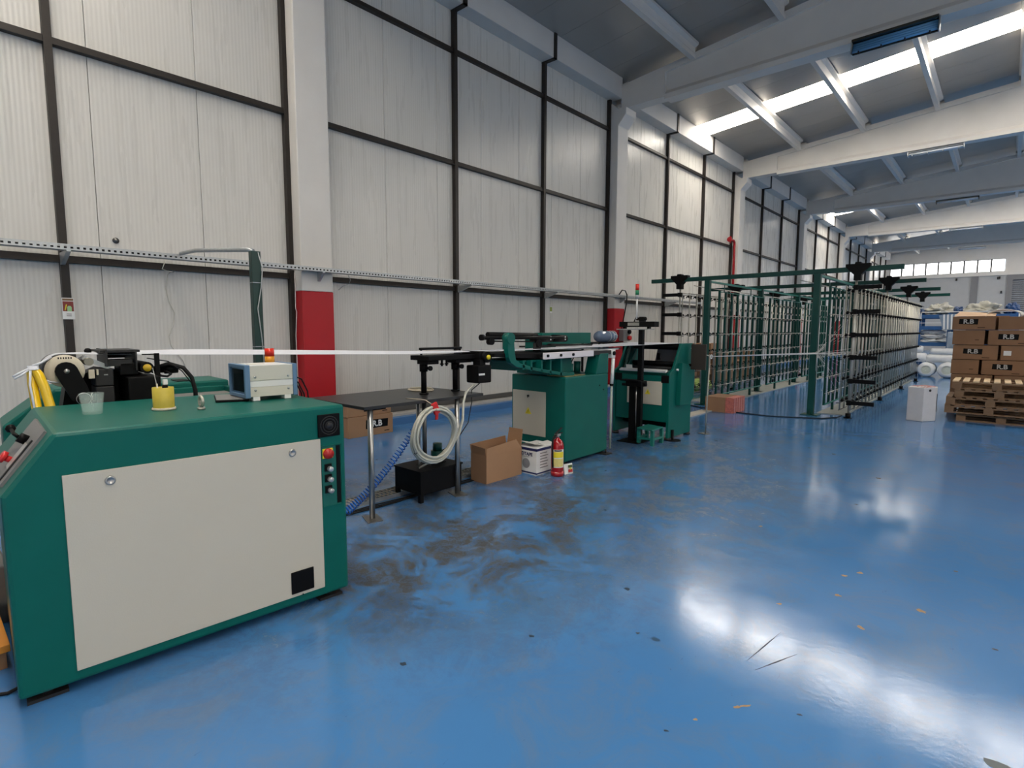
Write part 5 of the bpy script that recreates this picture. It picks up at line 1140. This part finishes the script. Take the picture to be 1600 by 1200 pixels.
def pallet(x0, y0, z0, top, label, rz=0):
    t = T('pallet', label, 'pallet', (x0, y0, z0), rz, group='empty pallets in front of the cartons', world=False)
    W, Dp = 1.2, 1.0
    if 'b' not in slm:
        slm['b'] = B(0, 0.085, 0, Dp, 0, 0.02).mesh('deck_board')
        slm['s'] = B(0, W, 0, 0.10, 0, 0.02).mesh('stringer_board'); slm['k'] = B(0, 0.13, 0, 0.10, 0, 0.078).mesh('block')
        slm['f'] = B(0, W, 0, 0.10, 0, 0.02).mesh('base_board')
        for q in 'bskf': slm[q].materials.append(WOOD)
        slm['bl'] = B(0, 0.085, 0, Dp, 0, 0.02).mesh('deck_board'); slm['bl'].materials.append(WOODL)
    for k in range(9): inst('deck_board', slm['bl' if top else 'b'], t.e, (0.0+k*(W-0.085)/8, 0, 0.122))
    for k in range(3):
        y = k*(Dp-0.10)/2
        inst('stringer_board', slm['s'], t.e, (0, y, 0.100)); inst('base_board', slm['f'], t.e, (0, y, 0.0))
        for j in range(3): inst('block', slm['k'], t.e, (j*(W-0.13)/2, y, 0.021))
pallet(7.36, 12.50, 0.0, False, 'bottom pallet of the empty stack beside the white block', 1)
pallet(7.19, 12.42, 0.1425, False, 'second pallet up in the empty stack, jutting left', 1.5)
pallet(7.20, 12.46, 0.285, False, 'third pallet up in the empty stack', 0.5)
pallet(7.31, 12.50, 0.4275, False, 'fourth pallet up, just under the pale top one', 1)
pallet(7.27, 12.54, 0.57, True, 'topmost pallet with pale fresh boards in the empty stack', 0.5)
TK = text_mesh('R.B', 0.115, mat('grey_print2', (0.45, 0.44, 0.42), 0.6), 0.004)
def carton_y(x0, x1, z0, z1, label, lab=None, y0=13.9, dep=0.5, open_=False):
    t = T('stacked_carton', label, 'box', ((x0+x1)/2, y0+dep/2, z0), group='cartons stacked behind the pallets')
    t.part('carton_body', B(x0, x1, y0, y0+dep, z0, z1), CARD_D, bev=0.006)
    t.part('seam', B(x0+0.01, x1-0.01, y0-0.001, y0, z1-0.03, z1-0.026), WOOD)
    if lab:
        lx = x0+lab*(x1-x0)
        lb = t.part('black_label', MB().prism([(lx-0.145, z0+0.11), (lx+0.14, z0+0.10), (lx+0.145, z0+0.205), (lx-0.14, z0+0.21)], 'y', y0-0.002, y0), BLACK)
        o = inst('lettering', TK, lb, (0, 0, 0), FACE_MY); o.location = Vector((lx, y0-0.004, z0+0.155))-t.loc; o['label'] = 'grey R.B lettering'
        t.part('print_mark', B(lx+0.14, lx+0.25, y0-0.0015, y0, z0+0.035, z0+0.045), BLACK)
    else:
        t.part('print_mark', B(x1-0.14, x1-0.08, y0-0.0015, y0, z0+0.09, z0+0.10), BLACK)
carton_y(7.12, 7.76, 1.615, 1.87, 'opened R.B carton at the top left of the big carton stack', 0.38)
carton_y(7.80, 8.55, 1.615, 1.86, 'top right carton of the big stack, at the frame edge')
carton_y(7.14, 7.62, 1.325, 1.605, 'plain carton in the second row from the top, left end')
carton_y(7.67, 8.36, 1.325, 1.605, 'R.B carton in the second row from the top, right', 0.42)
carton_y(7.16, 7.83, 1.04, 1.315, 'R.B carton in the third row from the top, left', 0.45)
carton_y(7.87, 8.50, 1.04, 1.315, 'carton with a white paper patch in the third row, right')
carton_y(7.15, 7.57, 0.755, 1.03, 'plain carton in the fourth row, left end')
carton_y(7.61, 8.32, 0.755, 1.03, 'R.B carton in the fourth row, right', 0.42)
carton_y(7.16, 7.78, 0.465, 0.745, 'carton in the fifth row partly hidden by the pallets, left')
carton_y(7.81, 8.5, 0.465, 0.745, 'carton in the fifth row partly hidden by the pallets, right')
carton_y(7.16, 7.9, 0.165, 0.455, 'bottom row carton behind the pallets, left'); carton_y(7.93, 8.6, 0.165, 0.455, 'bottom row carton behind the pallets, right')
for k, z in enumerate((0.165, 0.465, 0.755, 1.04, 1.325, 1.615)):
    carton_y(7.3, 7.95, z, z+0.27, ['bottom', 'second', 'third', 'fourth', 'fifth', 'top'][k]+' level carton of the rear row, glimpsed through the stack gaps', None, 14.42, 0.45)
t = T('carton_pallet', 'pallet carrying the carton stack', 'pallet', (7.9, 14.2, 0))
t.part('deck', B(7.12, 8.62, 13.92, 14.88, 0.12, 0.163), WOOD); t.part('blocks', MB().box(7.14, 7.26, 13.94, 14.58, 0, 0.12).box(7.8, 7.92, 13.94, 14.58, 0, 0.12).box(8.46, 8.6, 13.94, 14.58, 0, 0.12), WOOD)
one('carton_flap', MB().add([(7.13, 13.95, 1.874), (7.75, 13.93, 1.874), (7.76, 14.30, 1.93), (7.20, 14.34, 1.975), (7.13, 13.95, 1.878), (7.75, 13.93, 1.878), (7.76, 14.30, 1.934), (7.20, 14.34, 1.979)], [(0,3,2,1),(4,5,6,7),(0,1,5,4),(1,2,6,5),(2,3,7,6),(3,0,4,7)]), CARD_L, 'pale cardboard sheet lying on the top left carton', 'cardboard')
one('paper_patch', B(7.91, 8.02, 13.895, 13.899, 1.13, 1.22), PRINTW, 'white paper stuck on the third-row carton', 'paper')
lp = MB()
random.seed(8)
for k in range(5):
    lp.tube([(7.86+0.01*k+0.26*math.cos(R(a)), 14.25+0.05*math.sin(R(a)*2)+0.02*k, 1.875+0.008*k+(0.13-0.012*k)*math.sin(R(a))) for a in range(0, 181, 12)], 0.009, 6)
one('hose_loops', lp, WHITE, 'loops of white hose on the top right carton', 'hose')

# ------------------------------------------------------------------ blue rack with wrapped rolls behind
RY = 24.3
t = T('pallet_rack', 'blue steel storage rack loaded with wrapped goods at the back', 'rack', (6.9, RY+0.5, 0))
for x in (5.58, 6.42, 8.15):
    for y in (RY, RY+1.2): t.part('upright', B(x-0.05, x+0.05, y-0.04, y+0.04, 0, 2.2), SKIN_B)
for z in (1.05, 1.62, 2.02): t.part('beam', MB().box(5.55, 8.2, RY-0.05, RY, z, z+0.13).box(5.55, 8.2, RY+1.2, RY+1.25, z, z+0.13), SKIN_B)
t.part('shelf_deck', MB().box(5.55, 8.2, RY, RY+1.2, 1.10, 1.13).box(5.55, 8.2, RY, RY+1.2, 2.07, 2.10), SKIN_B)
t.part('top_bar', MB().box(5.6, 8.2, RY-0.06, RY-0.03, 2.22, 2.25).box(8.16, 8.2, RY-0.06, RY-0.03, 2.0, 2.25).box(5.6, 5.63, RY-0.06, RY-0.03, 2.0, 2.25).box(5.6, 8.2, RY-0.06, RY-0.03, 1.85, 1.87), WHITE)
SCV = one('striped_cover', MB().prism([(6.12, 2.12), (6.62, 2.18), (6.72, 1.80), (6.68, 1.62), (6.24, 1.62), (6.20, 1.85)], 'y', RY-0.13, RY-0.07), mat('grey_blue_cloth', (0.20, 0.27, 0.36), 0.6, var=0.2), 'blue and white striped cloth hanging from the rack', 'cloth')
for k in range(4):
  _o = one('cloth_stripe', MB().prism([(6.24+k*0.105, 2.14), (6.285+k*0.105, 2.15), (6.31+k*0.10, 1.64), (6.27+k*0.10, 1.64)], 'y', RY-0.14, RY-0.131), PRINTW, None, None)
  _o.location = _o.location-SCV.location; _o.parent = SCV
blob('plastic_heap', (6.05, RY+0.6, 2.10), (0.34, 0.5, 0.20), FILM, 'crumpled cream plastic film on top of the blue rack, left', 'plastic sheet', 1, 22, cr=0.55)
blob('plastic_heap', (7.25, RY+0.6, 2.10), (0.42, 0.5, 0.21), FILM, 'crumpled cream plastic film on top of the blue rack, right', 'plastic sheet', 5, 22, cr=0.55)
blob('blue_tarp', (6.60, RY+0.6, 2.10), (0.15, 0.4, 0.16), TARP, 'dark blue tarpaulin bundle between the film heaps', 'tarpaulin', 7, 18)
blob('blue_tarp', (7.98, RY+0.7, 2.10), (0.20, 0.45, 0.20), TARP, 'dark blue tarpaulin at the right end of the rack top', 'tarpaulin', 8, 18)
blob('blue_tarp', (5.55, RY+0.7, 2.10), (0.12, 0.4, 0.13), TARP, 'dark blue tarpaulin at the left end of the rack top', 'tarpaulin', 9, 18)
one('wrapped_pillar', MB().box(6.40, 6.78, RY-0.30, RY-0.10, 0.45, 1.55), mat('stretch_film_grey', (0.24, 0.30, 0.38), 0.25, var=0.5, vs=5), 'tall bundle in grey stretch film against the rack', 'bundle', bev=0.03)
def roll(x, y, z, r, L_, axis, label, grp):
    t = T('fabric_roll', label, 'roll', (x, y, z-r), group=grp)
    if axis == 'y':
        t.part('wrapped_body', MB().lathe([(r*0.55, -0.01), (r*0.9, 0.0), (r, 0.06), (r*1.02, L_*0.4), (r*0.98, L_-0.05), (r*0.8, L_), (0, L_)], (x, y, z), 'y', 22), WRAP)
        t.part('end_face', MB().lathe([(0, 0.02), (r*0.25, 0.0), (r*0.5, 0.025), (r*0.85, 0.005)], (x, y, z), 'y', 22), mat('pale_green_roll_end', (0.52, 0.56, 0.50), 0.6, var=0.15, vs=25))
    else:
        t.part('wrapped_body', MB().lathe([(0, 0), (r*0.8, 0.0), (r, 0.06), (r*1.03, L_*0.5), (r*0.97, L_-0.05), (r*0.8, L_), (0, L_)], (x-L_/2, y, z), 'x', 18), WRAP)
roll(5.93, 23.5, 0.255, 0.25, 0.9, 'y', 'wrapped fabric roll on the floor, open end facing, left of the pair', 'fabric rolls by the rack')
roll(6.50, 23.4, 0.265, 0.26, 0.9, 'y', 'wrapped fabric roll on the floor, open end facing, right of the pair', 'fabric rolls by the rack')
roll(5.42, 23.6, 0.245, 0.24, 0.9, 'y', 'wrapped fabric roll on the floor partly behind the chrome rack', 'fabric rolls by the rack')
roll(6.45, 23.75, 0.64, 0.14, 1.1, 'x', 'white wrapped roll lying across the pair of rolls', 'fabric rolls by the rack')
roll(6.50, 23.75, 0.88, 0.11, 1.0, 'x', 'thinner white wrapped roll on top of the crosswise roll', 'fabric rolls by the rack')
roll(5.55, 23.75, 0.67, 0.16, 0.7, 'x', 'white wrapped roll at the left of the roll pile', 'fabric rolls by the rack')
roll(5.5, 23.75, 0.95, 0.12, 0.6, 'x', 'short white wrapped roll, top left of the roll pile', 'fabric rolls by the rack')
blob('white_sack', (6.98, 23.75, 0.55), (0.30, 0.28, 0.28), WRAP, 'rounded white sack beside the carton stack', 'sack', 12)
one('sack_support', B(6.78, 7.3, 23.5, 24.05, 0.0, 0.56), mat('dark_bundle', (0.10, 0.11, 0.12), 0.5, var=0.4), 'dark bundle under the rounded white sack', 'bundle', bev=0.03)
for k, z in enumerate((1.32, 1.23, 1.5, 1.75)):
    pass
def sackrow(z, lab, sd): blob('folded_fabric', (5.95, RY+0.25, z), (0.36, 0.22, 0.085), WRAP, lab, 'fabric', sd, 12)
sackrow(1.131, 'lowest white folded fabric parcel on the rack shelf, left bay', 31); sackrow(1.30, 'middle white folded fabric parcel on the rack shelf, left bay', 32); sackrow(1.47, 'upper white folded fabric parcel on the rack shelf, left bay', 33)
for k in range(5): one('dark_parcel', B(6.85, 7.7, RY+0.1, RY+0.7, 1.131+0.1*k, 1.221+0.1*k), mat('dark_parcel', (0.06, 0.07, 0.085), 0.5, var=0.4), ['lowest', 'second', 'third', 'fourth', 'topmost'][k]+' dark flat parcel in the middle bay of the rack', 'parcel', 'dark flat parcels in the rack', bev=0.02)
